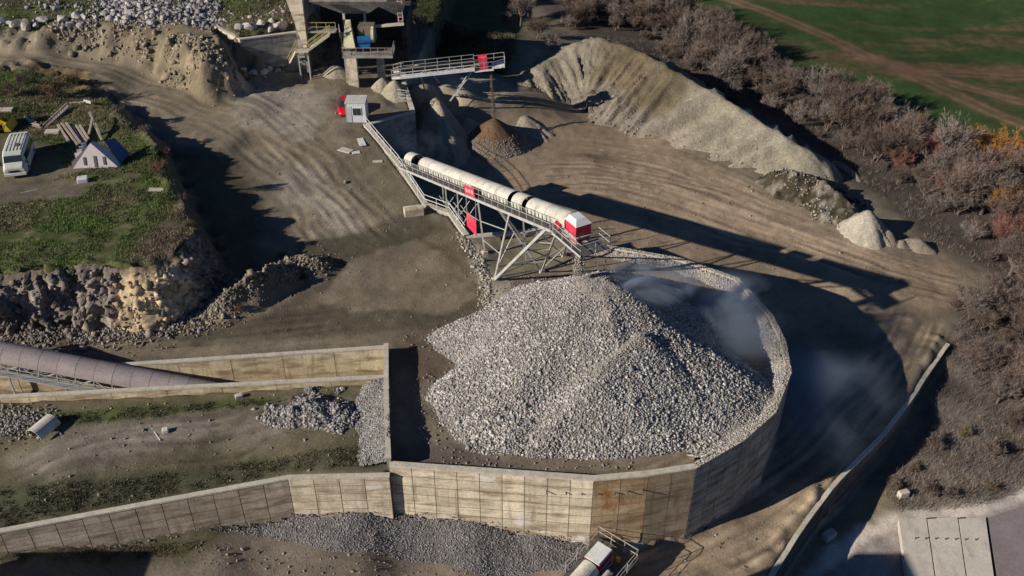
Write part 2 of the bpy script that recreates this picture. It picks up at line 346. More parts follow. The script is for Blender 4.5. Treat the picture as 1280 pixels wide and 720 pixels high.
def ruts(X, Y):
    h = np.zeros(np.shape(X)); c = np.zeros(np.shape(X))
    for k, (pts, offs, dep) in enumerate(TRACKS):
        d, run, tot = path_sd(X, Y, pts)
        wob = (vnoise(run * .10, run * 0, 40 + k) - .5) * 2.2 + (vnoise(run * .33, run * 0, 41 + k) - .5) * .6
        fade = sstep(0, 4, run) * sstep(0, 4, tot - run)
        for j, o in enumerate(offs):
            wj = wob + (vnoise(run * .08, run * 0, 45 + k * 5 + j) - .5) * 2.4
            g = np.exp(-((d - o - wj) / .24) ** 2); sh = np.exp(-((np.abs(d - o - wj) - .5) / .2) ** 2)
            amp = fade * sstep(.30, .75, vnoise(run * .16, run * 0 + j * 7, 60 + k)) * (.5 + .8 * vnoise(run * 1.1, d * 2, 61 + k))
            h += .5 * amp * dep * (-g + .55 * sh); c += amp * (.42 * sh - .28 * g) * (1.9 if k in (0, 5) else 1.0)
        band = fade * sstep(4.6, 2.0, np.abs(d))
        st_ = fbm(d * 2.6 + 3, run * .10, 4, 80 + k)
        h += band * st_ * .20; c += band * st_ * (2.4 if k in (0, 5) else 1.6)
    return h, c
BERM = smooth_path([W2(*p) for p in [(252, 402, .4), (285, 385, .4), (318, 368, .4), (345, 352, .4), (366, 336, .5), (395, 335, .5)]], 2)
KERB = smooth_path([W2(x - 14, y - 6, z) for x, y, z in RW_PX], 2)
def hgt(X, Y, detail=True):
    X = np.asarray(X, float); Y = np.asarray(Y, float)
    warp = fbm(X * .22, Y * .22, 3, 21)
    zo = idw(X, Y, _OUT); za = idw(X, Y, _AIN)
    sa = poly_sd(X, Y, A_POLY)
    h = zo + (za - zo) * sstep(-.22, .22, sa)
    sl_ = poly_sd(X, Y, LOW_POLY); zl = idw(X, Y, _LOWC)
    ina = sa > 0
    h = np.where(ina, h, h + (zl - h) * sstep(-.2, .2, sl_))
    # terrace with the grass: steep on the quarry side, soft towards the track
    st = poly_sd(X, Y, TER_POLY) + warp * 1.6
    th = TZ + .5 * fbm(X * .12, Y * .12, 3, 5)
    wt = sstep(-1.9, .4, st)
    h = np.where(ina, h + (np.maximum(th, h) - h) * wt, h)
    # upper bank
    sb = poly_sd(X, Y, BANK_POLY) + warp * 2.0
    bh = 8.2 + np.clip(sb, 0, 40) * .10 + .8 * fbm(X * .25, Y * .25, 3, 9)
    h = np.where(ina, h + (np.maximum(bh, h) - h) * sstep(-3.4 + 3.1 * sstep(-41.5, -39.5, X) * sstep(114, 116.5, Y), .6, sb), h)
    # channel cut
    sc = poly_sd(X, Y, CH_POLY)
    ch = -.9 - 2.9 * np.clip((X + 45) / 34, 0, 1)
    h = np.where(ina, h + (ch - h) * sstep(-.2, .2, sc), h)
    # rubble berm beside the muddy yard
    db, rb, tb = path_sd(X, Y, BERM)
    hb = (2.2 + 2.4 * fbm(X * .6, Y * .6, 4, 13)) * sstep(0, 3.5, rb) * (.5 + .5 * sstep(0, 5, tb - rb))
    h = h + np.where(ina, np.maximum(0, hb * (1 - np.abs(db + 1.2 * warp) / 2.1)), 0)
    if detail:
        rough = .16 * fbm(X * .5, Y * .5, 4, 1) + .10 * fbm(X * 1.7, Y * 1.7, 3, 2)
        bank_m = sstep(-3, -1, st) * sstep(1.5, 0, st) + sstep(-3.2, -1.5, sb) * sstep(2, 0, sb)
        rough = rough + np.where(ina, bank_m * (2.2 * fbm(X * .7, Y * .7, 5, 17) + .9 * fbm(X * 2.4, Y * 2.4, 3, 18)), 0)
        # chewed shoulder above the curved wall
        dk, rk, tk = path_sd(X, Y, KERB)
        rough = rough + np.where((~ina) & (sl_ < 0), np.exp(-(dk / .9) ** 2) * (.15 + .5 * vnoise(X * 1.1, Y * 1.1, 31)), 0)
        rh, _ = ruts(X, Y)
        far = sstep(170, 130, Y)
        h = h + (rough + rh * (sc < 0)) * (.3 + .7 * far)
    return h
def gz(x, y): return float(hgt(np.array([x]), np.array([y]))[0])
def G(px, py, z0=0.0):
    """survey point put down on the ground"""
    z = z0
    for _ in range(14):
        p = W(px, py, z); z = .5 * z + .5 * gz(p.x, p.y)
    p = W(px, py, z); return Vector((p.x, p.y, z))

# ---- colour of the ground by what lies there
def C(*a): return np.array(a, float)
DIRT, PALE, MUD, WETMUD = C(.205, .168, .122), C(.30, .258, .205), C(.150, .122, .086), C(.130, .096, .070)
PLAT, DARKSOIL, GRASS, OLIVE = C(.290, .218, .150), C(.105, .085, .068), C(.085, .098, .034), C(.105, .095, .045)
FGREEN, FRED, BRUSH, GREYG, ROAD = C(.036, .066, .020), C(.165, .090, .055), C(.135, .112, .095), C(.22, .20, .185), C(.56, .49, .43)
def Pz(pts, z): return [W2(x, y, z) for x, y in pts]
ZONES = [  # polygon, colour, edge softness, warp
    (Pz([(640, 60), (660, 160), (600, 250), (760, 300), (900, 330), (1010, 400), (1100, 400), (1230, 370), (1190, 320), (1040, 290), (900, 210), (760, 140)], -5), PLAT, 3, 2),
    (Pz([(690, 215), (800, 205), (960, 265), (1080, 320), (1000, 320), (860, 290), (720, 250)], -5), PLAT * 1.12, 3, 3),
    (Pz([(640, 190), (760, 175), (860, 200), (760, 215)], -5), PLAT * .86, 2, 3),
    (Pz([(860, 640), (1180, 400), (1160, 460), (1060, 590), (960, 722), (690, 722), (700, 690)], -7), C(.275, .210, .145), 2, 1.5),
    (Pz([(0, 690), (380, 655), (640, 690), (640, 722), (-50, 722)], -4.5), C(.205, .168, .135), 2, 1),
    (Pz([(0, 690), (150, 680), (260, 672), (230, 690), (120, 705), (0, 712)], -3.6), OLIVE * .7, 1.2, 1.5),
    (Pz([(850, -30), (830, 20), (900, 75), (1010, 110), (1110, 150), (1200, 185), (1290, 215), (1700, 260), (1700, -60)], -6.5), FGREEN, 2, 2),
    (Pz([(640, -20), (700, 40), (780, 70), (900, 130), (1000, 180), (1090, 240), (1150, 300), (1240, 350), (1285, 360), (1290, 220), (1200, 180), (1100, 140), (1000, 100), (880, 60), (840, -20)], -6), BRUSH * .62, 2, 2),
    (Pz([(1190, 400), (1290, 360), (1290, 580), (1240, 600), (1160, 610), (1110, 590), (1150, 520)], -8), C(.155, .130, .110), 2, 2),
    (Pz([(1110, 600), (1180, 560), (1280, 560), (1280, 640), (1160, 640)], -9), C(.15, .122, .102), 2, 2),
    (Pz([(1060, 640), (1110, 595), (1120, 640), (1060, 680), (1010, 722), (990, 722)], -9.7), C(.17, .145, .095), 1, 1),
    (Pz([(990, 726), (1060, 668), (1110, 640), (1160, 640), (1220, 635), (1290, 608), (1290, 632), (1220, 652), (1130, 660), (1080, 680), (1020, 726)], -9.8), ROAD, .7, .5),
    (Pz([(1290, 634), (1220, 654), (1130, 662), (1080, 682), (1020, 728), (1290, 728)], -9.9), C(.33, .285, .27), .6, .4),
    (Pz([(-60, 60), (100, 66), (230, 90), (300, 100), (400, 95), (430, 130), (455, 165), (500, 230), (510, 300), (440, 310), (360, 310), (320, 220), (230, 160), (100, 110), (-60, 100)], 4), DIRT * 1.08, 2, 2),
    (Pz([(270, 100), (400, 96), (425, 125), (380, 150), (300, 140)], 4.2), PALE * 1.02, 1.5, 2),
    (Pz([(330, 195), (380, 205), (440, 260), (490, 295), (470, 305), (420, 290), (360, 240)], 1.7), PALE * .95, 1, 1.5),
    (Pz([(430, 165), (460, 160), (530, 260), (560, 275), (600, 345), (560, 360), (520, 300), (470, 240)], 2), C(.20, .17, .115), 1, 1),
    (Pz([(395, 320), (520, 300), (560, 320), (620, 380), (560, 420), (520, 410), (430, 420), (250, 430), (-40, 436), (-40, 428), (240, 418), (330, 395), (400, 355)], 0), MUD * .78, .7, 1),
    (Pz([(372, 300), (440, 292), (520, 262), (560, 285), (520, 305), (440, 330), (395, 345), (372, 325)], .8), C(.105, .090, .062), .6, 1),
    (Pz([(440, 330), (520, 305), (570, 335), (600, 365), (560, 395), (500, 385), (440, 390), (400, 375)], 0), C(.208, .168, .122), .35, .6),
    (Pz([(505, 420), (560, 400), (590, 430), (560, 470), (520, 480), (490, 440)], 0), WETMUD * 1.1, 1, 1),
    (Pz([(490, 560), (560, 555), (680, 590), (800, 592), (900, 565), (900, 590), (740, 604), (490, 585)], -.3), C(.13, .104, .084), .6, .5),
    (Pz([(600, 300), (660, 290), (700, 300), (690, 340), (620, 345)], 0), C(.20, .175, .115), 1, 1),
    (Pz([(572, 288), (600, 308), (616, 338), (645, 345), (628, 388), (604, 372), (588, 330)], .2), C(.36, .32, .25), .5, .7),
    (Pz([(-50, 500), (485, 480), (485, 590), (360, 597), (-50, 670)], -.3), C(.145, .126, .080), 1, 1),
    (Pz([(20, 565), (120, 525), (300, 520), (420, 510), (330, 550), (200, 555), (60, 600)], -.2), C(.205, .175, .14), 1.5, 2),
    (Pz([(-50, 612), (120, 600), (280, 580), (460, 560), (485, 585), (360, 596), (-50, 668)], -.4), C(.088, .085, .050), 1, 2),
    (Pz([(40, 520), (180, 505), (400, 493), (430, 485), (430, 492), (200, 518), (60, 530)], 0), C(.085, .095, .035), .5, 1),
    (Pz([(-60, 96), (60, 96), (140, 130), (200, 190), (246, 290), (190, 338), (-60, 345)], TZ), GRASS, 1.5, 2.5),
    (Pz([(-60, 225), (60, 222), (120, 225), (110, 245), (-60, 262)], TZ), C(.165, .135, .105), .8, 1.2),
    (Pz([(0, 170), (60, 180), (110, 215), (60, 225), (0, 225)], TZ), C(.155, .13, .095), 1, 1.5),
    (Pz([(60, 160), (130, 170), (120, 205), (60, 200)], TZ), OLIVE, 1, 1.5),
    (Pz([(40, 85), (110, 90), (130, 125), (60, 125)], TZ), C(.15, .11, .06), 1.2, 1.5),
    (Pz([(-80, -60), (380, -60), (380, 35), (300, 45), (260, 30), (120, 25), (-80, 40)], 8.5), C(.085, .088, .038), 1.5, 3),
    (Pz([(130, 25), (200, 40), (262, 45), (285, 95), (262, 105), (230, 92), (190, 75), (140, 50)], 7), C(.225, .18, .12), 1, 1.5),
    (Pz([(195, 340), (246, 300), (262, 330), (240, 380), (200, 398)], 1), DARKSOIL, 1, 1),
    (Pz([(215, 200), (300, 210), (345, 290), (330, 335), (255, 345)], 1), C(.10, .085, .055), 1.5, 2),
    (Pz([(520, -40), (660, -40), (650, 60), (640, 100), (560, 80), (515, 60)], -2), C(.095, .098, .048), 1.5, 2),
    (Pz([(495, 96), (560, 96), (640, 105), (650, 120), (600, 135), (560, 145), (530, 140), (510, 120)], -1.5), C(.33, .285, .205), 1, 1.5),
]
FTR = [smooth_path([W2(x, y, -6.8) for x, y in t], 2) for t in ([(905, 5), (1000, 40), (1090, 75), (1180, 120), (1300, 175)], [(1130, 95), (1200, 92), (1330, 102)], [(1100, 78), (1180, 105), (1330, 150)])]
def gcol(X, Y):
    n1 = fbm(X * .35, Y * .35, 4, 3); n2 = fbm(X * .11, Y * .11, 3, 6); n3 = fbm(X * 1.3, Y * 1.3, 3, 8)
    c = np.broadcast_to(DIRT, X.shape + (3,)).copy()
    for pts, col, soft, wp in ZONES:
        sd = poly_sd(X, Y, pts) + wp * 1.6 * n1 + wp * 1.2 * n3
        a = sstep(-soft, soft, sd)[..., None]; c = c + (col - c) * a
    # field: drilled rows that run along x with bare red strips between
    fm = sstep(-1, 2, poly_sd(X, Y, ZONES[6][0]) + 2 * n1)
    strips = .8 * fbm(X * .03 + 3, Y * .17, 4, 15) + .5 * fbm(X * .10, Y * .35, 4, 19)
    fr = sstep(-.08, .22, strips + .16 * n1 + .12 * n3) * fm * sstep(-8, 16, Y - (118 + .0 * X) - 6 + 10 * n2)
    fr = fr * sstep(2, 14, poly_sd(X, Y, ZONES[6][0]))
    c = c + (FRED * (1 + .5 * n3)[..., None] - c) * (fr * .68)[..., None]
    for t in FTR:
        d, _, _ = path_sd(X, Y, t); d = np.abs(d + 1.2 * n1)
        a = (.75 * np.exp(-((d - .9) / .45) ** 2) + .4 * np.exp(-(d / 1.8) ** 2)) * fm
        c = c + (C(.18, .110, .07) - c) * np.clip(a, 0, 1)[..., None]
    # grass patches break up on the terrace
    gm = sstep(0, 2, poly_sd(X, Y, TER_POLY)); a = gm * sstep(.02, .2, n1 + .6 * n3)
    c = c + (C(.145, .13, .075) - c) * (a * .75)[..., None]
    a = gm * sstep(.05, .2, -n1 + .4 * n2); c = c + (C(.085, .125, .030) - c) * (a * .6)[..., None]
    _, rc = ruts(X, Y)
    c = c * np.clip(1 + .55 * rc * (1 - gm * .5) * (1 - fm), .6, 1.6)[..., None]
    # streaks left by wheels and blades on the bare yards
    c = c * (1 + .45 * n2 + .40 * n1 + .30 * n3)[..., None]
    return np.clip(c, .01, .8)

def axis(segs):
    out = []
    for a, b, st in segs: out += list(np.arange(a, b, st))
    return out
def grow(s, e, st0, k=1.35):
    o = []; p = s; st = st0
    while abs(p - s) < abs(e - s): st *= k; p += math.copysign(st, e - s); o.append(p)
    return o
gx = np.array(sorted(grow(-76, -1500, .6) + axis([(-76, -46, .42), (-46, 46, .27), (46, 98, .42)]) + grow(98, 1500, .6)))
gy = np.array(sorted(grow(38, -900, .5) + axis([(38, 84, .25), (84, 128, .32), (128, 178, .6)]) + grow(178, 2200, .8)))
GX, GY = np.meshgrid(gx, gy, indexing='ij')
GZ = hgt(GX, GY)
GC = gcol(GX, GY)
me = mesh_np('ground', np.stack([GX, GY, GZ], -1).reshape(-1, 3), grid_faces(len(gx), len(gy)), GC.reshape(-1, 3), smooth=True)
ground = link('ground', me, M['ground']); ground['kind'] = 'structure'
def hgt(X, Y, detail=True):
    """height of the finished ground sheet"""
    X = np.asarray(X, float); Y = np.asarray(Y, float)
    i = np.clip(np.searchsorted(gx, X) - 1, 0, len(gx) - 2); j = np.clip(np.searchsorted(gy, Y) - 1, 0, len(gy) - 2)
    fx = np.clip((X - gx[i]) / (gx[i + 1] - gx[i]), 0, 1); fy = np.clip((Y - gy[j]) / (gy[j + 1] - gy[j]), 0, 1)
    return (GZ[i, j] * (1 - fx) + GZ[i + 1, j] * fx) * (1 - fy) + (GZ[i, j + 1] * (1 - fx) + GZ[i + 1, j + 1] * fx) * fy
# ------------------------------------------------------------------ concrete walls
def offset_path(pts, d):
    """parallel polyline, d metres to the right of the walking direction (mitred)"""
    out = []; n = len(pts)
    for i in range(n):
        dirs = []
        if i > 0: dirs.append((Vector(pts[i][:2]) - Vector(pts[i - 1][:2])).normalized())
        if i < n - 1: dirs.append((Vector(pts[i + 1][:2]) - Vector(pts[i][:2])).normalized())
        nn = [Vector((t.y, -t.x)) for t in dirs]; m = sum(nn, Vector((0, 0)))
        m = m / len(nn); m = m / max(m.length_squared, .25)
        out.append((pts[i][0] + m.x * d, pts[i][1] + m.y * d))
    return out
def strip(mb, a, b, zt, zb):
    """solid strip between two parallel lines"""
    for i in range(len(a) - 1):
        mb.hexa([(*a[i], zb[i]), (*b[i], zb[i]), (*b[i + 1], zb[i + 1]), (*a[i + 1], zb[i + 1]),
                 (*a[i], zt[i]), (*b[i], zt[i]), (*b[i + 1], zt[i + 1]), (*a[i + 1], zt[i + 1])])
PANEL = MB().box((0, 0, 0), (1, 1, 1)).mesh('concrete_panel_shape')
def panel_obj(parent, c, sx, sy, sz, rz, m, name='concrete_panel'):
    key = 'panel_' + m.name
    me = bpy.data.meshes.get(key)
    if me is None: me = PANEL.copy(); me.name = key; me.materials.append(m)
    o = bpy.data.objects.new(name, me); COL.objects.link(o); o.parent = parent
    o.location = Vector(c) - origin_of(parent); o.scale = (sx, sy, sz); o.rotation_euler = (0, 0, rz); return o
def wall(name, label, pts, zb, th=.6, core=None, mats=None, pw=2.05, ph=1.4, sides=(1,), cope=True, cat='wall'):
    """pts: (x, y, ztop) along the middle; zb: bottoms; panels on the right (1) and/or left (-1) face"""
    base = Vector((pts[0][0], pts[0][1], zb[0])); t = thing(name, base, label, cat)
    a, b = offset_path(pts, th / 2), offset_path(pts, -th / 2); zt = [p[2] for p in pts]
    mb = MB(); strip(mb, a, b, zt, [z - .6 for z in zb]); mb.build('core', core or M['joint'], t)
    if cope:
        mb = MB(); strip(mb, offset_path(pts, th / 2 + .06), offset_path(pts, -th / 2 - .03), [z + .10 for z in zt], [z - .05 for z in zt])
        mb.build('coping', M['concrete_top'], t)
    for i in range(len(pts) - 1):
        for sd in sides:
            f = a if sd == 1 else b
            p, q = Vector((*f[i], 0)), Vector((*f[i + 1], 0)); L = (q - p).length; n = max(1, round(L / pw)); d = (q - p) / L
            nn = Vector((d.y, -d.x, 0)) * sd; rz = math.atan2(d.y, d.x); m = mats[i] if mats else M['concrete']
            for k in range(n):
                u0, u1 = k / n, (k + 1) / n
                top = min(zt[i] + (zt[i + 1] - zt[i]) * u0, zt[i] + (zt[i + 1] - zt[i]) * u1) - .07
                bot = min(zb[i] + (zb[i + 1] - zb[i]) * u0, zb[i] + (zb[i + 1] - zb[i]) * u1) - .3
                z = top; r = 0
                while z > bot + .1:
                    h = min(ph * (1.0 if r % 2 else .86), z - bot); c = p + d * L * (u0 + u1) / 2 + nn * (-.022 + .010 * random.random())
                    panel_obj(t, (c.x, c.y, z - h / 2), L / n - .055, .07, h - .06, rz, m); z -= h; r += 1
    return t
ringp = [(x, y, RIM + (.25 if i > 3 else 0)) for i, (x, y) in enumerate(RING)]
ring_zb = [-5.4, -7, -7.1, -7.1, -7.1, -7.1, -6.9, -6.5, -6.2, -5.8, -5.6, -5.5]
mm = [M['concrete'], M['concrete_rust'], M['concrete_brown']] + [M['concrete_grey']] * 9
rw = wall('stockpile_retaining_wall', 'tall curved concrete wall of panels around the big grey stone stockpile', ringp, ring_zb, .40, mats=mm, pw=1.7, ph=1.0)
for k, (px, py) in enumerate([(683, 612), (707, 613), (727, 615), (748, 617), (768, 615), (784, 614), (803, 612)]):
    zt = -.85; p = W(px, py, zt); yy = min(p.y, 48.6); mb = MB()
    mb.tube((p.x, 48.9, zt), (p.x + .03, 48.12, zt - .03), .055, 8); mb.build('drain_pipe', M['steel_dark'], rw)
terrp = [(x, y, z) for (x, y), z in zip(TERR, (-.9, -.4, -.2, -.1))]
wall('terrace_retaining_wall', 'low stepped-out concrete wall panels holding the left lower terrace', terrp, [-2.2, -2.9, -4.6, -5.2], .32, mats=[M['concrete_pink'], M['concrete_pink'], M['concrete']], pw=1.75, ph=.85)
chf = [(x, y, z) for (x, y), z in zip(CH_FAR, (.7, .75, .9))]
wall('channel_far_wall', 'far yellowish concrete wall of the sunken conveyor channel', chf, [-1.2, -1.4, -4], .28, core=M['concrete_yellow'], mats=[M['concrete_yellow']] * 2, pw=4.2, ph=2.6)
chn = [(x, y, z) for (x, y), z in zip(CH_NEAR, (.4, .45, .6))]
wall('channel_near_wall', 'long low pale concrete wall on the near side of the conveyor channel', chn, [-.9, -.9, -3.8], .28, core=M['concrete_yellow'], mats=[M['concrete_yellow']] * 2, pw=4.2, ph=2.6)
pp = [(CH_FAR[2][0] + .1, CH_FAR[2][1] + .3, 1.0), (-9.75, 56.0, 1.0), (RING[0][0] - .05, RING[0][1] + .1, .95)]
wall('tunnel_portal_wall', 'narrow wall running towards the viewer beside the dark shadowed pit floor', pp, [-4, -3, -1], .3, core=M['concrete_grey'], mats=[M['concrete_grey']] * 2, pw=3)
farp = [(x, y, .55) for x, y in FARW]
wall('trestle_back_wall', 'straight concrete wall behind the trestle legs of the long conveyor', farp[::1], [-5.6, -5.5, -5.4], .5, core=M['concrete_grey'], mats=[M['concrete_grey']] * 2, pw=3, ph=2)
sidep = [(x, y, z + .15) for (x, y), (_, _, z) in zip(SIDE, SIDEW)]
wall('yard_edge_wall', 'long concrete edge wall carrying a railing from white hut to conveyor trestle', sidep, [-5.5, -5.4, -5.3, -5.2, -5.2], .5, core=M['concrete_grey'], mats=[M['concrete_grey']] * 4, pw=3.2, ph=2.4)
padp = [(SIDE[-1][0], SIDE[-1][1], 2.45), (PADE[0][0], PADE[0][1], 1.5), (PADE[1][0], PADE[1][1], 1.8), (PADE[2][0], PADE[2][1], 2.2)]
wall('plant_platform_wall', 'concrete retaining wall under the rubble-strewn platform right of white hut', padp, [-5.2, -4.8, -2.5, -2], .5, core=M['concrete_grey'], mats=[M['concrete_grey']] * 3, pw=2.6, ph=2.0)
# curved wall by the lower road
rwz = []
acc = 0
tops = np.array([(*W2(*p), p[2]) for p in RW_PX])
rwp = []
for x, y in RWALL:
    z = float(idw(np.array([x]), np.array([y]), tops, 6)[0]); rwp.append((x, y, z + .35))
wall('road_retaining_wall', 'thin curved concrete wall dropping to the lower ground right of road', rwp, [float(idw(np.array([x]), np.array([y]), _LOWC)[0]) - .3 for x, y in RWALL], core=M['concrete_shaded'], mats=[M['concrete_shaded']] * (len(rwp) - 1), pw=2.4, ph=1.6, sides=(-1,), th=.28)
# loading-dock retaining box above the yard
bx = [W(270, 33, 8.1), W(301, 49, 8.2), W(379, 39, 8.2)]
wall('loading_bay_wall', 'angled concrete retaining wall with pale left wing below the boulders', [tuple(p) for p in bx], [4.2, 3.2, 3.0], .4, core=M['concrete_grey'], mats=[M['concrete'], M['concrete_grey']], pw=3.2, ph=3.4)

# ------------------------------------------------------------------ heaps
def heap(name, label, cat, hf, bounds, res, colf, m=None, clipf=None, parent=None, smooth=True, sink=.35, kind=None):
    x0, x1, y0, y1 = bounds; ax = np.arange(x0, x1 + res, res); ay = np.arange(y0, y1 + res, res)
    X, Y = np.meshgrid(ax, ay, indexing='ij'); Z = hf(X, Y); g = hgt(X, Y, False)
    F = grid_faces(len(ax), len(ay)); ok = Z > g - sink
    if clipf is not None: ok &= clipf(X, Y)
    F = F[ok.ravel()[F].all(1)]
    base = Vector(((x0 + x1) / 2, (y0 + y1) / 2, float(g.min())))
    used = np.unique(F); rem = np.full(X.size, -1); rem[used] = np.arange(len(used))
    V = np.stack([X, Y, Z], -1).reshape(-1, 3)[used] - np.array(base); Cc = colf(X, Y, Z).reshape(-1, 3)[used]
    me = mesh_np(name, V, rem[F], Cc, smooth)
    o = link(name, me, m or M['pile']); o.location = base
    tag(o, label, cat, kind=kind); return o
def add_stones(parent, P, size, rng, name='stones', **k):
    me = stones_mesh(name, P - np.array(origin_of(parent)), size, rng, **k)
    o = link(name, me, M['stone'], parent); o['kind'] = 'stuff'; return o
RINGA = RING + FARW[1:] + [W2(600, 320, .3), W2(560, 380, 0), W2(500, 400, 0), W2(487, 440, 0)]
APEX = Vector((7.2, 64.3, 7.3)); P2 = W(803, 417, 5.2); P2b = W(748, 463, 4.1); RDG = [P2b.xy[:], P2.xy[:]]; BITE = W2(562, 447, 1)
def pile_h(X, Y):
    dx, dy = X - APEX.x, Y - APEX.y; r = np.hypot(dx, dy); th = np.arctan2(dy, dx)
    lob = .035 * np.sin(3 * th + .6) + .03 * np.sin(7 * th + 2) + .10 * fbm(np.cos(th) * 2.2 + 5, np.sin(th) * 2.2 + 5, 3, 33)
    left = np.exp(-((np.abs(th) - math.pi) / .55) ** 2)
    sl = .515 + lob - .06 * left + .24 * np.clip(np.cos(th - 1.72), 0, 1) ** 1.2 + .15 * np.exp(-((th - .30) / .55) ** 2)
    z = APEX.z - sl * np.maximum(r - .35, 0) - .5 * np.exp(-(r / 1.2) ** 2) + .35 * fbm(X * .35, Y * .35, 3, 34) + .14 * fbm(X * 1.4, Y * 1.4, 3, 35)
    dr, rr_, tr = path_sd(X, Y, RDG); z2 = P2b.z + (P2.z - P2b.z) * np.clip(rr_ / tr, 0, 1) - .62 * np.abs(dr) + .15 * fbm(X * .6, Y * .6, 3, 36)
    z = np.maximum(z, z2)
    sdr = poly_sd(X, Y, RINGA); dfr, rfr, tfr = path_sd(X, Y, RING)
    toe = -.5 + .95 * (sdr - 2.35 + .9 * fbm(X * .3, Y * .3, 3, 39)); wf = sstep(27.5, 21.5, rfr); z = z + (np.minimum(z, np.maximum(toe, -.6)) - z) * wf
    dl = X + 9.3 - (62 - Y) * .06; z = np.minimum(z, -.5 + .62 * (dl - 1.9 + 2.0 * fbm(X * .25, Y * .25, 3, 41)) + 2.2 * sstep(63, 69, Y))
    z = z - 1.3 * np.exp(-(((X - BITE[0]) / 2.4) ** 2 + ((Y - BITE[1]) / 1.5) ** 2))
    z = z - 1.4 * sstep(65.3, 67.3, Y) * sstep(-1.5, -4.5, X)
    # a hollow behind the small crest, towards the wall
    hx, hy = W2(858, 395, 3.2); z = z - 1.0 * np.exp(-(((X - hx) / 2.6) ** 2 + ((Y - hy) / 3.0) ** 2))
    # stones heaped against the inside of the curved wall
    dw, run, tot = path_sd(X, Y, RING[3:]); wl = np.abs(dw)
    wallheap = (.75 + .6 * fbm(X * .4, Y * .4, 2, 37)) - wl * .62
    wallheap = np.where((run > 1.0), wallheap, -2)
    return np.maximum(z, wallheap)
in_ring = lambda X, Y: poly_sd(X, Y, RINGA) > .12
PALEST = C(.345, .325, .30)
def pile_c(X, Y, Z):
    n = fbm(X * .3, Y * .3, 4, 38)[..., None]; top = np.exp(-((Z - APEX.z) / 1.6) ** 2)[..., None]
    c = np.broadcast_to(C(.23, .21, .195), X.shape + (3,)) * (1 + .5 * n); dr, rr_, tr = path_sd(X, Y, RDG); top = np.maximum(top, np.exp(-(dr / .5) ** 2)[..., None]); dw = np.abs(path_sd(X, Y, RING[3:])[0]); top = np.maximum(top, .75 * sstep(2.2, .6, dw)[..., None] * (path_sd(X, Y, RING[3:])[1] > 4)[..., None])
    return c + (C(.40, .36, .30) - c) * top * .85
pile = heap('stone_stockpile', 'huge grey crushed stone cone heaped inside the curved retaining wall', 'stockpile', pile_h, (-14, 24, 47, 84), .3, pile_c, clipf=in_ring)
rng = np.random.default_rng(3)
def scatter(n, bounds, hf, accept, rng, over=None):
    x = rng.uniform(bounds[0], bounds[1], n); y = rng.uniform(bounds[2], bounds[3], n)
    z = hf(x, y); g = hgt(x, y, False); ok = accept(x, y, z, g); return np.stack([x, y, z], -1)[ok]
P = scatter(140000, (-13, 24, 47, 83), pile_h, lambda x, y, z, g: (z > g - .05) & in_ring(x, y) & ((y < 74) | (x > 4)) & ((x > -4) | (z > g + .25 + .9 * fbm(x * .4, y * .4, 3, 50)) | (rng.random(len(x)) < .35)), rng)
rr = np.hypot(P[:, 0] - APEX.x, P[:, 1] - APEX.y)
sz = (.068 + .030 * np.clip(rr / 13, 0, 1)) * rng.lognormal(-.06, .30, len(P))
drg = np.abs(path_sd(P[:, 0], P[:, 1], RDG)[0]); dwl, rwl, _ = path_sd(P[:, 0], P[:, 1], RING[3:])
sz = np.where((drg < .55) | ((np.abs(dwl) < 2.0) & (rwl > 4)), sz * .62, sz)
sz = np.where(rr < 2.2, sz * .6, sz)
P[:, 2] += sz * .25
stn = add_stones(pile, P, sz, rng, col=(.385, .36, .338), cvar=.42)
# loose stones around the pile foot on the pit floor and yard
P = scatter(5200, (-15, 9, 50, 80), lambda x, y: hgt(x, y, False), lambda x, y, z, g: (pile_h(x, y) > g - 1.3 + .9 * fbm(x * .3, y * .3, 3, 51)) & (pile_h(x, y) < g + .1) & in_ring(x, y) & (rng.random(len(x)) < .55), rng)
P[:, 2] += .03; o = add_stones(pile, P, rng.uniform(.04, .13, len(P)), rng, name='loose_stones', col=(.28, .255, .23))
# stones and dust on the rim of the wall
q = []
rimp = [Vector(p) for p in ringp]
for i in range(3, len(rimp) - 1):
    n = int((rimp[i + 1] - rimp[i]).length * 42)
    for k in range(n):
        p = rimp[i].lerp(rimp[i + 1], random.random()); q.append((p.x + random.uniform(-.22, .22), p.y + random.uniform(-.22, .22), p.z + .10 + random.uniform(0, .04)))
P = np.array(q); o = add_stones(pile, P, rng.uniform(.03, .075, len(P)), rng, name='rim_stones', col=(.44, .40, .34), cvar=.2)
# gravel banked against the outside of the wall
def bankline_h(X, Y):
    line = TERR[1:3] + [(-8.7, 49.5)] + [RING[1]]
    d, run, tot = path_sd(X, Y, line); u = np.clip(run / tot, 0, 1)
    hh = (.1 + 1.25 * sstep(.30, .62, u)) * (1 - .35 * sstep(.8, 1, u)); d = np.abs(d)
    return hgt(X, Y, False) + hh - d * (.34 + .14 * vnoise(u * 9, u * 0, 44)) + .2 * fbm(X * .6, Y * .6, 3, 45)
outer = lambda X, Y: poly_sd(X, Y, A_POLY) < -.22
bk = heap('gravel_bank', 'grey gravel bank spilled along the foot of the retaining walls', 'gravel', bankline_h, (-32, 7, 40, 50.5), .25, lambda X, Y, Z: np.broadcast_to(C(.17, .155, .15), X.shape + (3,)) * (1 + .4 * fbm(X * .5, Y * .5, 3, 46)[..., None]), clipf=outer, sink=.06)
P = scatter(34000, (-30, 7, 40, 50.5), bankline_h, lambda x, y, z, g: (z > g - .03) & outer(x, y), rng)
add_stones(bk, P, rng.uniform(.04, .09, len(P)), rng, col=(.25, .235, .235), cvar=.35)
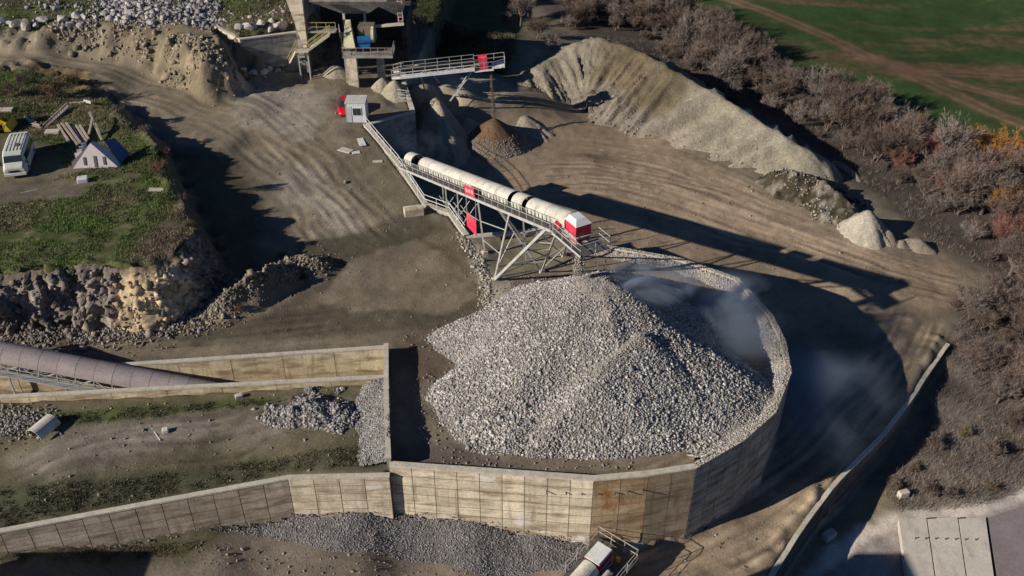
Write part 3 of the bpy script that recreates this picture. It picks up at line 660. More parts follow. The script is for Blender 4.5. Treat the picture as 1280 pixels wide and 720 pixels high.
# two heaps on the left terrace
t1, t2, t3 = W(388, 512, .3), W(470, 535, .3), W(452, 500, .3)
def h_rub(X, Y):
    a = 1.55 - .50 * np.hypot((X - t1.x) / 1.35, Y - t1.y); b = 1.1 - .5 * np.hypot(X - t1.x - 2.2, (Y - t1.y + .6))
    return hgt(X, Y, False) + np.maximum(a, b) - .3 + 1.3 * fbm(X * .8, Y * .8, 3, 52)
r1 = heap('rubble_heap', 'rough heap of grey broken stone and soil on the left terrace', 'rubble', h_rub, (t1.x - 5, t1.x + 6, t1.y - 4, t1.y + 4), .22, lambda X, Y, Z: np.broadcast_to(C(.14, .118, .095), X.shape + (3,)) * (1 + .9 * fbm(X * .9, Y * .9, 3, 53)[..., None]), smooth=False)
P = scatter(5200, (t1.x - 5, t1.x + 6, t1.y - 4, t1.y + 4), h_rub, lambda x, y, z, g: (z > g) & (fbm(x * .5, y * .5, 2, 54) > -.06), rng)
add_stones(r1, P, rng.uniform(.06, .17, len(P)), rng, col=(.32, .30, .29))
def h_fine(X, Y):
    xw = -10.35 + (62.7 - Y) * .12
    return hgt(X, Y, False) + 1.0 - .40 * np.abs(X - xw) - .15 * np.maximum(0, Y - 57.6) - .08 * np.maximum(0, 52 - Y) + .5 * fbm(X * .5, Y * .5, 3, 56)
lft = lambda X, Y: (X < -10.3 + (62.7 - Y) * .117) & (Y < 59.2) & (Y > 50.2)
r2 = heap('gravel_heap', 'smooth slope of fine grey gravel against the narrow portal wall', 'gravel', h_fine, (-15, -8.6, 49.8, 59.5), .22, lambda X, Y, Z: np.broadcast_to(C(.23, .215, .20), X.shape + (3,)) * (1 + .4 * fbm(X * .7, Y * .7, 3, 57)[..., None]), clipf=lft)
P = scatter(9000, (-15, -8.6, 50, 59.3), h_fine, lambda x, y, z, g: (z > g) & lft(x, y), rng)
add_stones(r2, P, rng.uniform(.045, .11, len(P)), rng, col=(.30, .285, .27))
# brown sand cone under the short conveyor, with pale cones beside it
def cone_heap(name, label, cat, c, h, slope, col, seed, gully=.15, stones=0, scol=(.3, .28, .26), ell=(1, 1, 0), ssize=(.05, .12), col2=None, clipf=None):
    c = Vector(c)
    def hf(X, Y):
        ca, sa = math.cos(ell[2]), math.sin(ell[2]); dx, dy = X - c.x, Y - c.y
        ux, uy = (dx * ca + dy * sa) / ell[0], (-dx * sa + dy * ca) / ell[1]; r = np.hypot(ux, uy); th = np.arctan2(uy, ux)
        return c.z + h - slope * np.maximum(0, np.sqrt(r * r + .12) - .3) * (1 + .12 * fbm(np.cos(th) * 3 + 9, np.sin(th) * 3, 3, seed)) + gully * fbm(X * .9, Y * .9, 3, seed + 1) + gully * .8 * fbm(np.cos(th) * 7, np.sin(th) * 7, 2, seed + 2) * np.clip(r, 0, 2)
    R_ = (h / slope + 1.5) * max(ell[0], ell[1]); b = (c.x - R_, c.x + R_, c.y - R_, c.y + R_)
    def cf(X, Y, Z):
        n = fbm(X * .8, Y * .8, 4, seed + 3)[..., None]; cc = np.broadcast_to(np.array(col), X.shape + (3,)) * (1 + .4 * n)
        if col2 is not None:
            k = sstep(.0, .5, (Z - c.z) / h + .5 * n[..., 0])[..., None]; cc = np.array(col2) * (1 + .4 * n) * (1 - k) + cc * k
        return cc
    o = heap(name, label, cat, hf, b, .25, cf, clipf=clipf)
    if stones:
        P = scatter(stones, b, hf, lambda x, y, z, g: (z > g - .05) & (z < c.z + h * .5), rng)
        add_stones(o, P, rng.uniform(*ssize, len(P)), rng, col=scol)
    return o
bc = W(618, 180, -4); bc.z = gz(bc.x, bc.y)
cone_heap('sand_cone', 'brown sand cone below the short conveyor discharge', 'sand', bc, 3.5, .78, (.145, .092, .056), 70, .10, 4200, (.27, .235, .20), col2=(.24, .20, .165))
pc = W(585, 170, -4); cone_heap('pale_sand_heap', 'pale sand heap just left of the brown cone', 'sand', (pc.x, pc.y, -4.1), 2.6, .75, (.34, .29, .215), 74, .25, ell=(1, 1.3, .4))
pc = W(548, 172, -4); cone_heap('pale_sand_heap', 'narrow pale sand ridge sliding beside the dark pit', 'sand', (pc.x, pc.y, -4.1), 5.6, 1.35, (.33, .285, .22), 78, .6, ell=(.9, 2.0, .35))
pc = W(655, 160, -4); cone_heap('pale_sand_heap', 'small slumped pale wedge right of the brown cone', 'sand', (pc.x, pc.y, -4.2), 1.8, .62, (.31, .265, .205), 82, .5, ell=(1.5, 1, -.5))
pc = W(600, 143, -4); cone_heap('pale_sand_heap', 'pale rounded heap behind the brown cone under the conveyor', 'sand', (pc.x, pc.y, -3.7), 1.6, .7, (.34, .30, .225), 86, .4)
for (px, py, h, e, lab) in [(494, 116, 1.7, (.8, 1.1, .3), 'tall pale sand heap beside the crusher pillar'), (478, 108, 1.2, (.8, 1, -.4), 'small pale sand heap between pillars of the crusher platform'), (420, 92, 1.2, (1.1, 1.0, .3), 'low pale sand heap in front of dark crusher opening')]:
    p = G(px, py, 3); cone_heap('pale_sand_heap', lab, 'sand', p, h, .8, (.38, .335, .255), int(px), .2, ell=e, clipf=lambda X, Y: poly_sd(X, Y, A_POLY) > .1)
# spoil ridge
CR = [(1.0, 124.4, -1.2), (3.6, 126.4, .2), (6.7, 128.5, 1.3), (9.5, 129.4, 2.6), (12.2, 129.3, 3.3), (14.6, 127.8, 2.7), (17.4, 125.5, 2.75), (21, 121.8, 1.7), (25.1, 117.6, .9), (28.8, 113.8, -.1), (32.2, 110.2, -1.2), (36.2, 105.6, -2.4)]
CRP = smooth_path(CR, 2)
crp2 = [(p[0], p[1]) for p in CRP]; crz = np.array([p[2] for p in CRP])
crun = np.concatenate([[0], np.cumsum([math.dist(a, b) for a, b in zip(crp2[:-1], crp2[1:])])])
def spoil_h(X, Y):
    d, run, tot = path_sd(X, Y, crp2); zc = np.interp(run, crun, crz); a = np.abs(d + .5 * (vnoise(run * .4, run * 0, 90) - .5))
    g1 = .6 * (vnoise(run * .9 + .12 * a, a * .09, 91) - .5) + .6 * (vnoise(run * 2.3 + .2 * a, a * .16, 92) - .5) + .35 * (vnoise(run * 5, a * .5, 89) - .5)
    gul = g1 * np.clip(a, 0, 3.2) * .52 * sstep(30, 24, run)
    gul2 = (vnoise(run * .9 + .55 * a, a * .04, 97) - .5) * np.clip(a, 0, 3) * .55 * sstep(22, 28, run)
    slump = .9 * sstep(-.05, .3, fbm(X * .22, Y * .22, 3, 93)) * sstep(1, 4, a)
    return zc - .66 * np.sqrt(a * a + .15) + gul + gul2 + slump * sstep(24, 20, run) * .7 + .8 * fbm(X * .8, Y * .8, 5, 94) * (.5 + .5 * sstep(28, 22, run))
def spoil_c(X, Y, Z):
    d, run, tot = path_sd(X, Y, crp2); n = fbm(X * .3, Y * .3, 4, 95); n2 = fbm(X * 1.1, Y * 1.1, 3, 96)
    c = np.broadcast_to(C(.25, .218, .165), X.shape + (3,)).copy()
    def mix(col, k):
        nonlocal c; c = c + (np.array(col) - c) * np.clip(k, 0, 1)[..., None]
    mix((.150, .118, .072), sstep(11, 15, run + 5 * n) * sstep(30, 25, run + 6 * n) * .9)
    mix((.20, .17, .14), sstep(13, 15, run) * sstep(32, 28, run + 4 * n) * sstep(4.5, 7, np.abs(d) + 3 * n))
    mix((.305, .268, .205), sstep(27, 32, run + 5 * n))
    mix((.26, .22, .175), sstep(5, 7.5, np.abs(d) + 3 * n) * .6)
    return c * (1 + .5 * n + .35 * n2)[..., None]
heap('spoil_heap', 'long pale brown spoil ridge with eroded face behind the plateau', 'spoil heap', spoil_h, (-8, 44, 93, 141), .25, spoil_c)
spo = bpy.data.objects['spoil_heap']
P = scatter(9000, (-6, 42, 98, 132), spoil_h, lambda x, y, z, g: (z > g - .12) & (z < g + 1.2 + 2 * fbm(x * .3, y * .3, 3, 87)) & (fbm(x * .5, y * .5, 2, 86) > -.1), rng)
add_stones(spo, P, rng.lognormal(-2.7, .5, len(P)), rng, col=(.26, .225, .185))
# rough overgrown end of the ridge and the pale lumps after it
e0 = W(1010, 250, -5)
def h_end(X, Y):
    d, run, tot = path_sd(X, Y, [W2(985, 225, -4), W2(1020, 232, -4), W2(1058, 258, -4)])
    return hgt(X, Y, False) + 1.9 - .55 * np.abs(d) + 2.0 * fbm(X * .55, Y * .55, 4, 98) + .9 * fbm(X * 1.8, Y * 1.8, 3, 88)
he = heap('overgrown_spoil', 'rough dark overgrown rubble at the right end of the pale ridge', 'rubble', h_end, (e0.x - 10, e0.x + 11, e0.y - 9, e0.y + 9), .3,
     lambda X, Y, Z: C(.10, .085, .062) + np.clip(fbm(X * 1.3, Y * 1.3, 5, 99) * .9 - .04, -.04, .22)[..., None] * C(1, .9, .78), smooth=False)
P = scatter(2600, (e0.x - 9, e0.x + 9, e0.y - 8, e0.y + 8), h_end, lambda x, y, z, g: (z > g) & (fbm(x * .4, y * .4, 2, 59) > 0), rng)
add_stones(he, P, rng.uniform(.06, .2, len(P)), rng, col=(.30, .27, .23))
for px, py, h, rz, e, lab in [(1080, 290, 2.9, .3, (1.0, 1.25), 'tall pale mound at the end of overgrown rubble'), (1109, 298, 1.5, .2, (.8, 1.0), 'small grey mound between two pale mounds by the road'), (1147, 305, 1.3, -.5, (1.6, .8), 'low oblong pale mound nearest the bare trees'), (1128, 304, .8, .2, (1, 1), 'tiny brown mound beside the oblong pale mound')]:
    p = W(px, py, -5); cone_heap('earth_mound', lab, 'mound', (p.x, p.y, gz(p.x, p.y) - .1), h, 1.15, (.40, .36, .29) if 'pale' in lab[:12] else (.25, .21, .165), px, .5, ell=(*e, rz))

# ------------------------------------------------------------------ rock cliff under the grass terrace
top = smooth_path([(TER_POLY[i][0], TER_POLY[i][1]) for i in range(0, 8)], 1)
acc = [0]
for a, b in zip(top[:-1], top[1:]): acc.append(acc[-1] + math.dist(a, b))
ns, nv = int(acc[-1] / .17), 40
ss = np.linspace(0, acc[-1], ns); tx = np.interp(ss, acc, [p[0] for p in top]); ty = np.interp(ss, acc, [p[1] for p in top])
tgx, tgy = np.gradient(tx), np.gradient(ty); ln = np.hypot(tgx, tgy); nx, ny = tgy / ln, -tgx / ln
Sg, Vg = np.meshgrid(ss, np.linspace(0, 1, nv), indexing='ij')
crag = fbm(Sg * .22, Vg * .6, 2, 61)
def facets(n, sx, sv, amp, tilt, seed):
    """broken rock: every cell is a tilted plane set in or out by its own amount"""
    r = np.random.default_rng(seed); cs = r.uniform(0, acc[-1], n); cv = r.uniform(-.05, 1.05, n); o_ = r.uniform(-1, 1, n) * amp; ta, tb = r.uniform(-1, 1, (2, n)) * tilt
    best = np.full(Sg.shape, 1e9); out = np.zeros(Sg.shape)
    for k in range(n):
        ds, dv = (Sg - cs[k] + .35 * (Vg - cv[k]) * 5.5), (Vg - cv[k]) * 5.5; d = (ds / sx) ** 2 + (dv / sv) ** 2
        m = d < best; best = np.where(m, d, best); out = np.where(m, o_[k] + ta[k] * ds + tb[k] * dv, out)
    return out
blk = facets(75, .8, 1.25, .6, .75, 5); blk2 = facets(480, .8, 1.1, .16, .8, 6)
endf = sstep(acc[-1], acc[-1] - 7, Sg)
off = 1.9 * (1 - Vg) ** .8 + .5 + 1.9 * crag + (blk + blk2) * (1 - .55 * np.exp(-((Sg - 16.5) / 2.9) ** 4)); off = off * (.35 + .65 * endf) + (1 - endf) * 1.2 * (1 - Vg)
off = off * sstep(1.08, .80, Vg) - .25 * sstep(.9, 1, Vg) + RNG.uniform(-.05, .05, Sg.shape)
Xc = tx[:, None] + nx[:, None] * off; Yc = ty[:, None] + ny[:, None] * off
gb = hgt(tx + nx * 3.2, ty + ny * 3.2, False)[:, None] - .3
Zc = gb + (TZ + .12 - gb) * Vg + RNG.uniform(-.09, .09, Sg.shape) + .35 * (vnoise(Sg * .9, Sg * 0, 66) - .5) * Vg
och = sstep(.0, 1, np.exp(-((Sg - 16.5) / 2.9) ** 4) + .5 * crag)
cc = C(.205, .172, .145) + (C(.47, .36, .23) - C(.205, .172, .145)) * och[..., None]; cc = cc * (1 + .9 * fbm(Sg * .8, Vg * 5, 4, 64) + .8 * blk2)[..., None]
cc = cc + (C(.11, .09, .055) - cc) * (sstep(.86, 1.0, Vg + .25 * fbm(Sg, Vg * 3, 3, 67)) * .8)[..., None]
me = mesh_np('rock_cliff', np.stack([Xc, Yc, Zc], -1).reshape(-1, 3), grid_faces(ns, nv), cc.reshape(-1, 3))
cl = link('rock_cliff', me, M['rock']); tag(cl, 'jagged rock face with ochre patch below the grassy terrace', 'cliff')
fi = rng.integers(0, ns, 650); fj = rng.integers(2, nv - 3, 650)
P = np.stack([Xc[fi, fj], Yc[fi, fj], Zc[fi, fj]], -1)
fb = link('fractured_blocks', stones_mesh('fractured_blocks', P, rng.lognormal(-1.75, .5, 650), rng, col=cc[fi, fj], cvar=.15), M['stone'], cl); fb['kind'] = 'stuff'
q = []
for k in range(7500):
    i = rng.integers(0, ns); d = 1.2 + abs(rng.normal(0, 1.5)); x = tx[i] + nx[i] * d + rng.normal(0, .3); y = ty[i] + ny[i] * d + rng.normal(0, .3); q.append((x, y, d))
q = np.array(q); P = np.stack([q[:, 0], q[:, 1], hgt(q[:, 0], q[:, 1], False) + .05], -1)
o = link('talus', stones_mesh('talus', P, rng.lognormal(-2.5, .5, len(P)), rng, col=(.24, .21, .185)), M['stone']); o['kind'] = 'stuff'; tag(o, 'loose broken stones lying along the foot of the rock cliff', 'rubble')
# rubble on the berm
q = []
bp_ = BERM
for k in range(3200):
    i = rng.integers(0, len(bp_)); x = bp_[i][0] + rng.normal(0, .85); y = bp_[i][1] + rng.normal(0, .85); q.append((x, y))
q = np.array(q); P = np.stack([q[:, 0], q[:, 1], hgt(q[:, 0], q[:, 1]) + .02], -1)
o = link('berm_rubble', stones_mesh('berm_rubble', P, rng.lognormal(-2.6, .55, len(P)), rng, col=(.24, .205, .155), cvar=.4), M['stone']); o['kind'] = 'stuff'; tag(o, 'stones and clods along the low bank beside the muddy yard', 'rubble')
# rubble and boulders on the upper bank
def on_ground(x, y, lift=0.0): return np.stack([x, y, hgt(x, y) + lift], -1)
q = []
for (px, py, z, sx, sy, n) in [(165, 8, 8.8, 5.5, 4.0, 1500), (195, 22, 8.6, 3.5, 2.2, 600), (248, 12, 8.6, 3, 3.6, 800), (255, 28, 8.3, 2.2, 1.8, 300), (60, 5, 9, 6, 3, 120), (325, 20, 8.4, 5, 3.5, 70), (90, 28, 8.4, 9, 1.2, 110), (345, 36, 8.2, 3, 1.0, 60)]:
    p = W(px, py, z); q.append(np.stack([rng.normal(p.x, sx * .55, n), rng.normal(p.y, sy * .6, n)], -1))
q = np.concatenate(q); P = on_ground(q[:, 0], q[:, 1], .06)
o = link('bank_rubble', stones_mesh('bank_rubble', P, rng.lognormal(-1.95, .5, len(P)), rng, col=(.31, .28, .285), cvar=.35), M['stone']); o['kind'] = 'stuff'; tag(o, 'spread of grey broken rock over the upper left bank', 'rubble')
ORD = ['first', 'second', 'third', 'fourth', 'fifth', 'sixth', 'seventh', 'eighth', 'ninth', 'tenth', 'eleventh', 'twelfth', 'thirteenth', 'fourteenth', 'fifteenth', 'sixteenth', 'seventeenth', 'eighteenth', 'nineteenth', 'twentieth', 'twenty-first', 'twenty-second', 'twenty-third', 'twenty-fourth', 'twenty-fifth', 'twenty-sixth', 'twenty-seventh', 'twenty-eighth']
q = []
bpl = [W2(*p) for p in [(60, 38, 8), (125, 36, 8), (180, 50, 7.5), (215, 64, 7), (240, 80, 6), (262, 92, 5), (285, 92, 5), (280, 66, 7)]]
for k in range(2600):
    i = rng.integers(0, len(bpl) - 1); u = rng.random(); x = bpl[i][0] * (1 - u) + bpl[i + 1][0] * u + rng.normal(0, 1.3); y = bpl[i][1] * (1 - u) + bpl[i + 1][1] * u + rng.normal(0, 1.3); q.append((x, y))
q = np.array(q); q = q[fbm(q[:, 0] * .5, q[:, 1] * .5, 3, 58) > -.02]
o = link('bank_stones', stones_mesh('bank_stones', on_ground(q[:, 0], q[:, 1], .0), rng.lognormal(-2.1, .6, len(q)), rng, col=(.27, .225, .165), cvar=.35), M['stone']); o['kind'] = 'stuff'; tag(o, 'stones and clods on the brown bank face above the track', 'rubble')
BOULDER = []
for k in range(6):
    bm = bmesh.new(); bmesh.ops.create_icosphere(bm, subdivisions=2, radius=1); r = random.Random(k)
    for v in bm.verts:
        co = v.co; n_ = float(vnoise(np.array([co.x * 1.3 + k * 9]), np.array([co.y * 1.3 + co.z * 1.7]), k)[0]); v.co = co * (.72 + .62 * n_)
    for _ in range(5):
        d = Vector((r.gauss(0, 1), r.gauss(0, 1), r.gauss(0, 1))).normalized(); c0 = r.uniform(.45, .7)
        for v in bm.verts:
            e = v.co.dot(d) - c0
            if e > 0: v.co -= d * e * .9
    me = bpy.data.meshes.new('boulder'); bm.to_mesh(me); bm.free()
    ca = me.color_attributes.new('Col', 'FLOAT_COLOR', 'POINT'); ca.data.foreach_set('color', [v for _ in me.vertices for v in (.42, .385, .36, 1)])
    me.materials.append(M['stone']); BOULDER.append(me)
def boulders(spots, label, group):
    many = len(spots) > 20; spots = sorted(spots)
    for i, (px, py, z, s) in enumerate(spots):
        p = G(px, py, z); o = bpy.data.objects.new('boulder', random.choice(BOULDER)); COL.objects.link(o)
        o.location = (p.x, p.y, p.z + s * .25); o.scale = (s * random.uniform(.8, 1.3), s * random.uniform(.7, 1.1), s * random.uniform(.6, .9)); o.rotation_euler = (random.uniform(-.3, .3), random.uniform(-.3, .3), random.uniform(0, 6.28))
        tag(o, label if many else label.format(ORD[i]), 'boulder', group)
spread = sorted([(random.gauss(165, 28), random.uniform(0, 30), 8.5, random.uniform(.35, .7)) for _ in range(34)] + [(random.gauss(250, 14), random.uniform(0, 32), 8.5, random.uniform(.3, .6)) for _ in range(14)], key=lambda b_: b_[1])
for k, nm in enumerate(('top', 'middle', 'lowest')): boulders(spread[16 * k:16 * k + 16], '{} boulder from the left in the ' + nm + ' band of the rock spread', 'boulders in the rock spread')
boulders([(3, 29, 8, .75), (14, 31, 8, .5), (22, 33, 8, 1.0), (34, 33, 8, .9), (46, 33, 8, .6), (56, 27, 8, .8), (78, 27, 8, .8), (97, 22, 8, .7), (106, 23, 8, .6), (88, 32, 8, .6), (100, 34, 8, .7), (70, 12, 8, .6), (58, 10, 8, .5), (128, 40, 7, .4)], '{} pale boulder from the left along the edge of dirt track', 'boulders edging the track')
boulders([(298, 36, 8.2, .7), (311, 35, 8.2, .9), (338, 38, 8.2, .6), (352, 35, 8.2, .9), (327, 32, 8.2, .7), (340, 28, 8.2, .6)], '{} pale boulder from the left behind the angled loading bay wall', 'boulders behind the loading bay wall')
boulders([(316, 92, 4.5, .55), (330, 91, 4.5, .6), (337, 88, 4.5, .5), (347, 90, 4.5, .5), (331, 97, 4.5, .3), (322, 87, 4.5, .4)], '{} pale stone block from the left below the loading bay wall', 'blocks below the loading bay wall')
# ------------------------------------------------------------------ conveyors
class Frame:
    def __init__(s, A, B):
        s.A, s.B = Vector(A), Vector(B); s.L = (s.B - s.A).length; s.u = (s.B - s.A) / s.L
        hz = Vector((s.u.x, s.u.y, 0)).normalized(); s.n = Vector((hz.y, -hz.x, 0)); s.w = s.n.cross(s.u)
        if s.w.z < 0: s.w = -s.w
    def p(s, a, t, h): return s.A + s.u * a + s.n * t + s.w * h
def arch(fr, a0, a1, r, h0, n=12, skirt=.25, th=.03, t0=0.0):
    """open half-barrel cover sheet with thickness"""
    mb = MB(); prof = [(-r, h0 - skirt)] + [(-r * math.cos(math.pi * i / n), h0 + r * .92 * math.sin(math.pi * i / n)) for i in range(n + 1)] + [(r, h0 - skirt)]
    k = len(prof); vs = []
    for rr in (1.0, 1 - th / r):
        for a in (a0, a1):
            for t, h in prof: vs.append(fr.p(a, t0 + t * rr, h0 + (h - h0) * rr))
    fs = []
    for i in range(k - 1):
        fs += [(i, i + 1, k + i + 1, k + i), (2 * k + i + 1, 2 * k + i, 3 * k + i, 3 * k + i + 1), (i + 1, i, 2 * k + i, 2 * k + i + 1), (k + i, k + i + 1, 3 * k + i + 1, 3 * k + i)]
    fs += [(0, k, 3 * k, 2 * k), (k - 1, 3 * k - 1, 4 * k - 1, 2 * k - 1)]
    return mb.add(vs, fs)
def railing(mb, pts, h=1.05, sp=1.6, r=.028, rails=(1.0, .5), up=None):
    """posts and rails along a 3D line"""
    up = Vector(up) if up is not None else Vector((0, 0, 1))
    for a, b in zip(pts[:-1], pts[1:]):
        a, b = Vector(a), Vector(b); n = max(1, round((b - a).length / sp))
        for k in range(n + 1): p = a.lerp(b, k / n); mb.tube(p, p + up * h, r, 5)
        for q in rails: mb.tube(a + up * h * q, b + up * h * q, r, 5)
    return mb
def truss(mb, fr, a0, a1, t0, t1, h0, h1, bay=1.6, wd=.09, web=.055):
    for t in (t0, t1):
        for h in (h0, h1): mb.beam(fr.p(a0, t, h), fr.p(a1, t, h), wd)
        n = max(1, round((a1 - a0) / bay))
        for k in range(n + 1):
            a = a0 + (a1 - a0) * k / n; mb.beam(fr.p(a, t, h0), fr.p(a, t, h1), web)
            if k < n:
                b = a0 + (a1 - a0) * (k + 1) / n
                mb.beam(fr.p(a, t, h0 if k % 2 else h1), fr.p(b, t, h1 if k % 2 else h0), web)
    n = max(1, round((a1 - a0) / bay))
    for k in range(n + 1):
        a = a0 + (a1 - a0) * k / n
        for h in (h0, h1): mb.beam(fr.p(a, t0, h), fr.p(a, t1, h), web)
    return mb
def belt(mb, fr, a0, a1, hw=.5):
    prof = [(-hw, .16), (-hw * .5, .02), (hw * .5, .02), (hw, .16)]
    for (t0, h0), (t1, h1) in zip(prof[:-1], prof[1:]): mb.quad(fr.p(a0, t0, h0), fr.p(a1, t0, h0), fr.p(a1, t1, h1), fr.p(a0, t1, h1), .02)
    return mb.quad(fr.p(a0, -hw, -.25), fr.p(a1, -hw, -.25), fr.p(a1, hw, -.25), fr.p(a0, hw, -.25), .02)
def find_s(fr, px, t=0, h=0):
    """run along the conveyor that lies at a surveyed picture column"""
    lo, hi = 0, fr.L
    for _ in range(40):
        m = (lo + hi) / 2; q = fr.p(m, t, h); Yc_ = q.y * cP - (q.z - CAMH) * sP
        if 640 + FPX * q.x / Yc_ < px: lo = m
        else: hi = m
    return lo

# ---- the long covered conveyor over the stone pile
fr = Frame(W(514, 200, 2.7), W(727, 283, 11.6)); Lc = fr.L
root = thing('covered_conveyor', fr.p(Lc * .55, 0, 0).xy.to_3d(), 'long inclined conveyor with cream barrel covers and red head box over stockpile', 'conveyor')
mb = MB(); truss(mb, fr, 0, Lc - .6, -.62, .62, -.95, -.12, 1.7); mb.build('truss_frame', M['steel'], root)
belt(MB(), fr, -.3, Lc).build('belt', M['rubber'], root)
for t in (-.69, .69): MB().quad(fr.p(0, t, -.75), fr.p(Lc - .6, t, -.75), fr.p(Lc - .6, t, .08), fr.p(0, t, .08), .02).build('skirt_board', M['steel_dark'], root)
MB().quad(fr.p(0, -.66, -.78), fr.p(Lc - .6, -.66, -.78), fr.p(Lc - .6, .66, -.78), fr.p(0, .66, -.78), .02).build('belt_pan', M['steel_dark'], root)
SC = lambda px: find_s(fr, px, 0, .5)
spans = [(SC(511), SC(522))] + [(SC(531) + (SC(644) - SC(531)) * k / 8, SC(531) + (SC(644) - SC(531)) * (k + 1) / 8) for k in range(8)] + [(SC(648.5), SC(662))] + [(SC(667) + (SC(716) - SC(667)) * k / 4, SC(667) + (SC(716) - SC(667)) * (k + 1) / 4) for k in range(4)]
for k, (a, b) in enumerate(spans): arch(fr, a, b - .025, .84 + .006 * (k % 2), .12, skirt=.34).build('cover_segment', M['cover'], root, smooth=False)
a1 = SC(706)
mb = MB(); mb.quad(fr.p(0, .72, -.42), fr.p(a1, .72, -.42), fr.p(a1, 1.5, -.42), fr.p(0, 1.5, -.42), .05); mb.build('walkway', M['steel_dark'], root)
mb = MB(); mb.beam(fr.p(0, 1.53, -.5), fr.p(a1, 1.53, -.5), .07, .24); mb.beam(fr.p(0, .68, -.62), fr.p(a1, .68, -.62), .07, .16); mb.build('walkway_stringer', M['steel'], root)
mb = MB(); railing(mb, [fr.p(0, 1.53, -.36), fr.p(a1, 1.53, -.36)], 1.02, 1.25, .025); mb.build('railing', M['steel'], root)
mb = MB()
for k in range(int(a1 / .62)): mb.beam(fr.p(.3 + k * .62, .9, -.36), fr.p(.3 + k * .62, .9, .28), .05)
mb.build('idler_brackets', M['steel_dark'], root)['kind'] = 'stuff'
mb = MB(); mb.quad(fr.p(0, -1.25, -.45), fr.p(a1, -1.25, -.45), fr.p(a1, -.7, -.45), fr.p(0, -.7, -.45), .05); mb.build('far_walkway', M['steel'], root)
a = find_s(fr, 580.5, 1.6, .2); b = find_s(fr, 593, 1.6, .2)
mb = MB(); mb.quad(fr.p(a, 1.58, -.28), fr.p(b, 1.58, -.28), fr.p(b, 1.58, .62), fr.p(a, 1.58, .62), .04); sg = mb.build('red_sign', M['red'], root); sg['label'] = 'small red sign board on the walkway railing'
mb = MB()
for k in range(3): mb.quad(fr.p(a + (b - a) * (.12 + .28 * k), 1.627, -.02), fr.p(a + (b - a) * (.34 + .28 * k), 1.627, -.02), fr.p(a + (b - a) * (.34 + .28 * k), 1.627, .34), fr.p(a + (b - a) * (.12 + .28 * k), 1.627, .34), .006)
mb.build('sign_marks', mat('faded_sign_marks', (.62, .30, .32), .6, .1, 2, .1, 7, 0), sg)
# head enclosure
ah = SC(716); ae = ah + 2.3
hz = Vector((fr.u.x, fr.u.y, 0)).normalized(); hd = fr.p(ah, 0, 0)
def HP(a, t, z): return Vector((hd.x, hd.y, hd.z)) + hz * a + fr.n * t + Vector((0, 0, z))
fr_h = 1.45
hw = .72
mb = MB(); mb.hexa([HP(-.3, -hw, -.36), HP(fr_h, -hw, -.36), HP(fr_h, hw, -.36), HP(-.3, hw, -.36), HP(-.1, -hw, .55), HP(fr_h, -hw, .55), HP(fr_h, hw, .55), HP(-.1, hw, .55)])
hb = mb.build('head_box', M['red'], root)
mb = MB(); mb.hexa([HP(-.12, -hw - .03, .57), HP(fr_h + .04, -hw - .03, .57), HP(fr_h + .04, hw + .03, .57), HP(-.12, hw + .03, .57), HP(.0, -.42, .97), HP(fr_h - .45, -.42, .97), HP(fr_h - .45, .42, .97), HP(.0, .42, .97)]); mb.build('roof', M['white'], hb)
mb = MB(); mb.hexa([HP(.1, -.6, -.98), HP(fr_h - .1, -.6, -.98), HP(fr_h - .1, .6, -.98), HP(.1, .6, -.98), HP(.1, -.68, -.48), HP(fr_h - .05, -.68, -.48), HP(fr_h - .05, .68, -.48), HP(.1, .68, -.48)]); mb.build('discharge_chute', M['red'], root)
mb = MB(); mb.box(HP(fr_h - .68, 0, -.42), (1.7, 1.62, .12), math.atan2(hz.y, hz.x)); mb.build('flange', M['steel'], root)
mb = MB(); mb.box(HP(-.75, .92, -.30), (.6, .3, .35), math.atan2(hz.y, hz.x)); mb.tube(HP(-1.1, .92, -.2), HP(-.4, .92, -.2), .17, 10); mb.build('drive_motor', M['red'], root)
pz = -1.0
mb = MB(); mb.quad(HP(-.9, .75, pz), HP(3.2, .75, pz), HP(3.2, 1.35, pz), HP(-.9, 1.35, pz), .06); mb.quad(HP(fr_h + .1, -1.35, pz), HP(3.2, -1.35, pz), HP(3.2, .74, pz), HP(fr_h + .1, .74, pz), .06); mb.build('head_platform', M['steel_dark'], root)
mb = MB(); railing(mb, [HP(-.9, 1.35, pz), HP(3.2, 1.35, pz), HP(3.2, -1.35, pz), HP(fr_h + .1, -1.35, pz)], 1.05, 1.35, .03); mb.build('platform_railing', M['steel'], root)
mb = MB(); mb.beam(HP(-.9, 1.37, pz), HP(3.2, 1.37, pz), .06, .18); mb.build('platform_stringer', M['steel'], root)
mb = MB(); mb.beam(fr.p(a1, 1.5, -.45), HP(-.8, 1.3, pz), .10, .16); mb.beam(fr.p(a1, .8, -.45), HP(-.8, .8, pz), .08, .14); railing(mb, [fr.p(a1, 1.53, -.4), HP(-.9, 1.35, pz)], 1.0, 1.2, .025)
for k in range(5): mb.beam(fr.p(a1, .85, -.45).lerp(HP(-.8, .8, pz), (k + .5) / 5), fr.p(a1, 1.45, -.45).lerp(HP(-.8, 1.3, pz), (k + .5) / 5), .22, .03)
mb.build('access_steps', M['steel'], root)
for t in (-.66, .66): MB().beam(HP(-1.2, t * .9, -.9), HP(.1, t, pz), .09).build('head_strut', M['steel'], root)
for a_ in (.05, fr_h):
    for t in (-.66, .66): MB().beam(HP(a_, t, pz), HP(a_, t, -.4), .08).build('head_post', M['steel'], root)
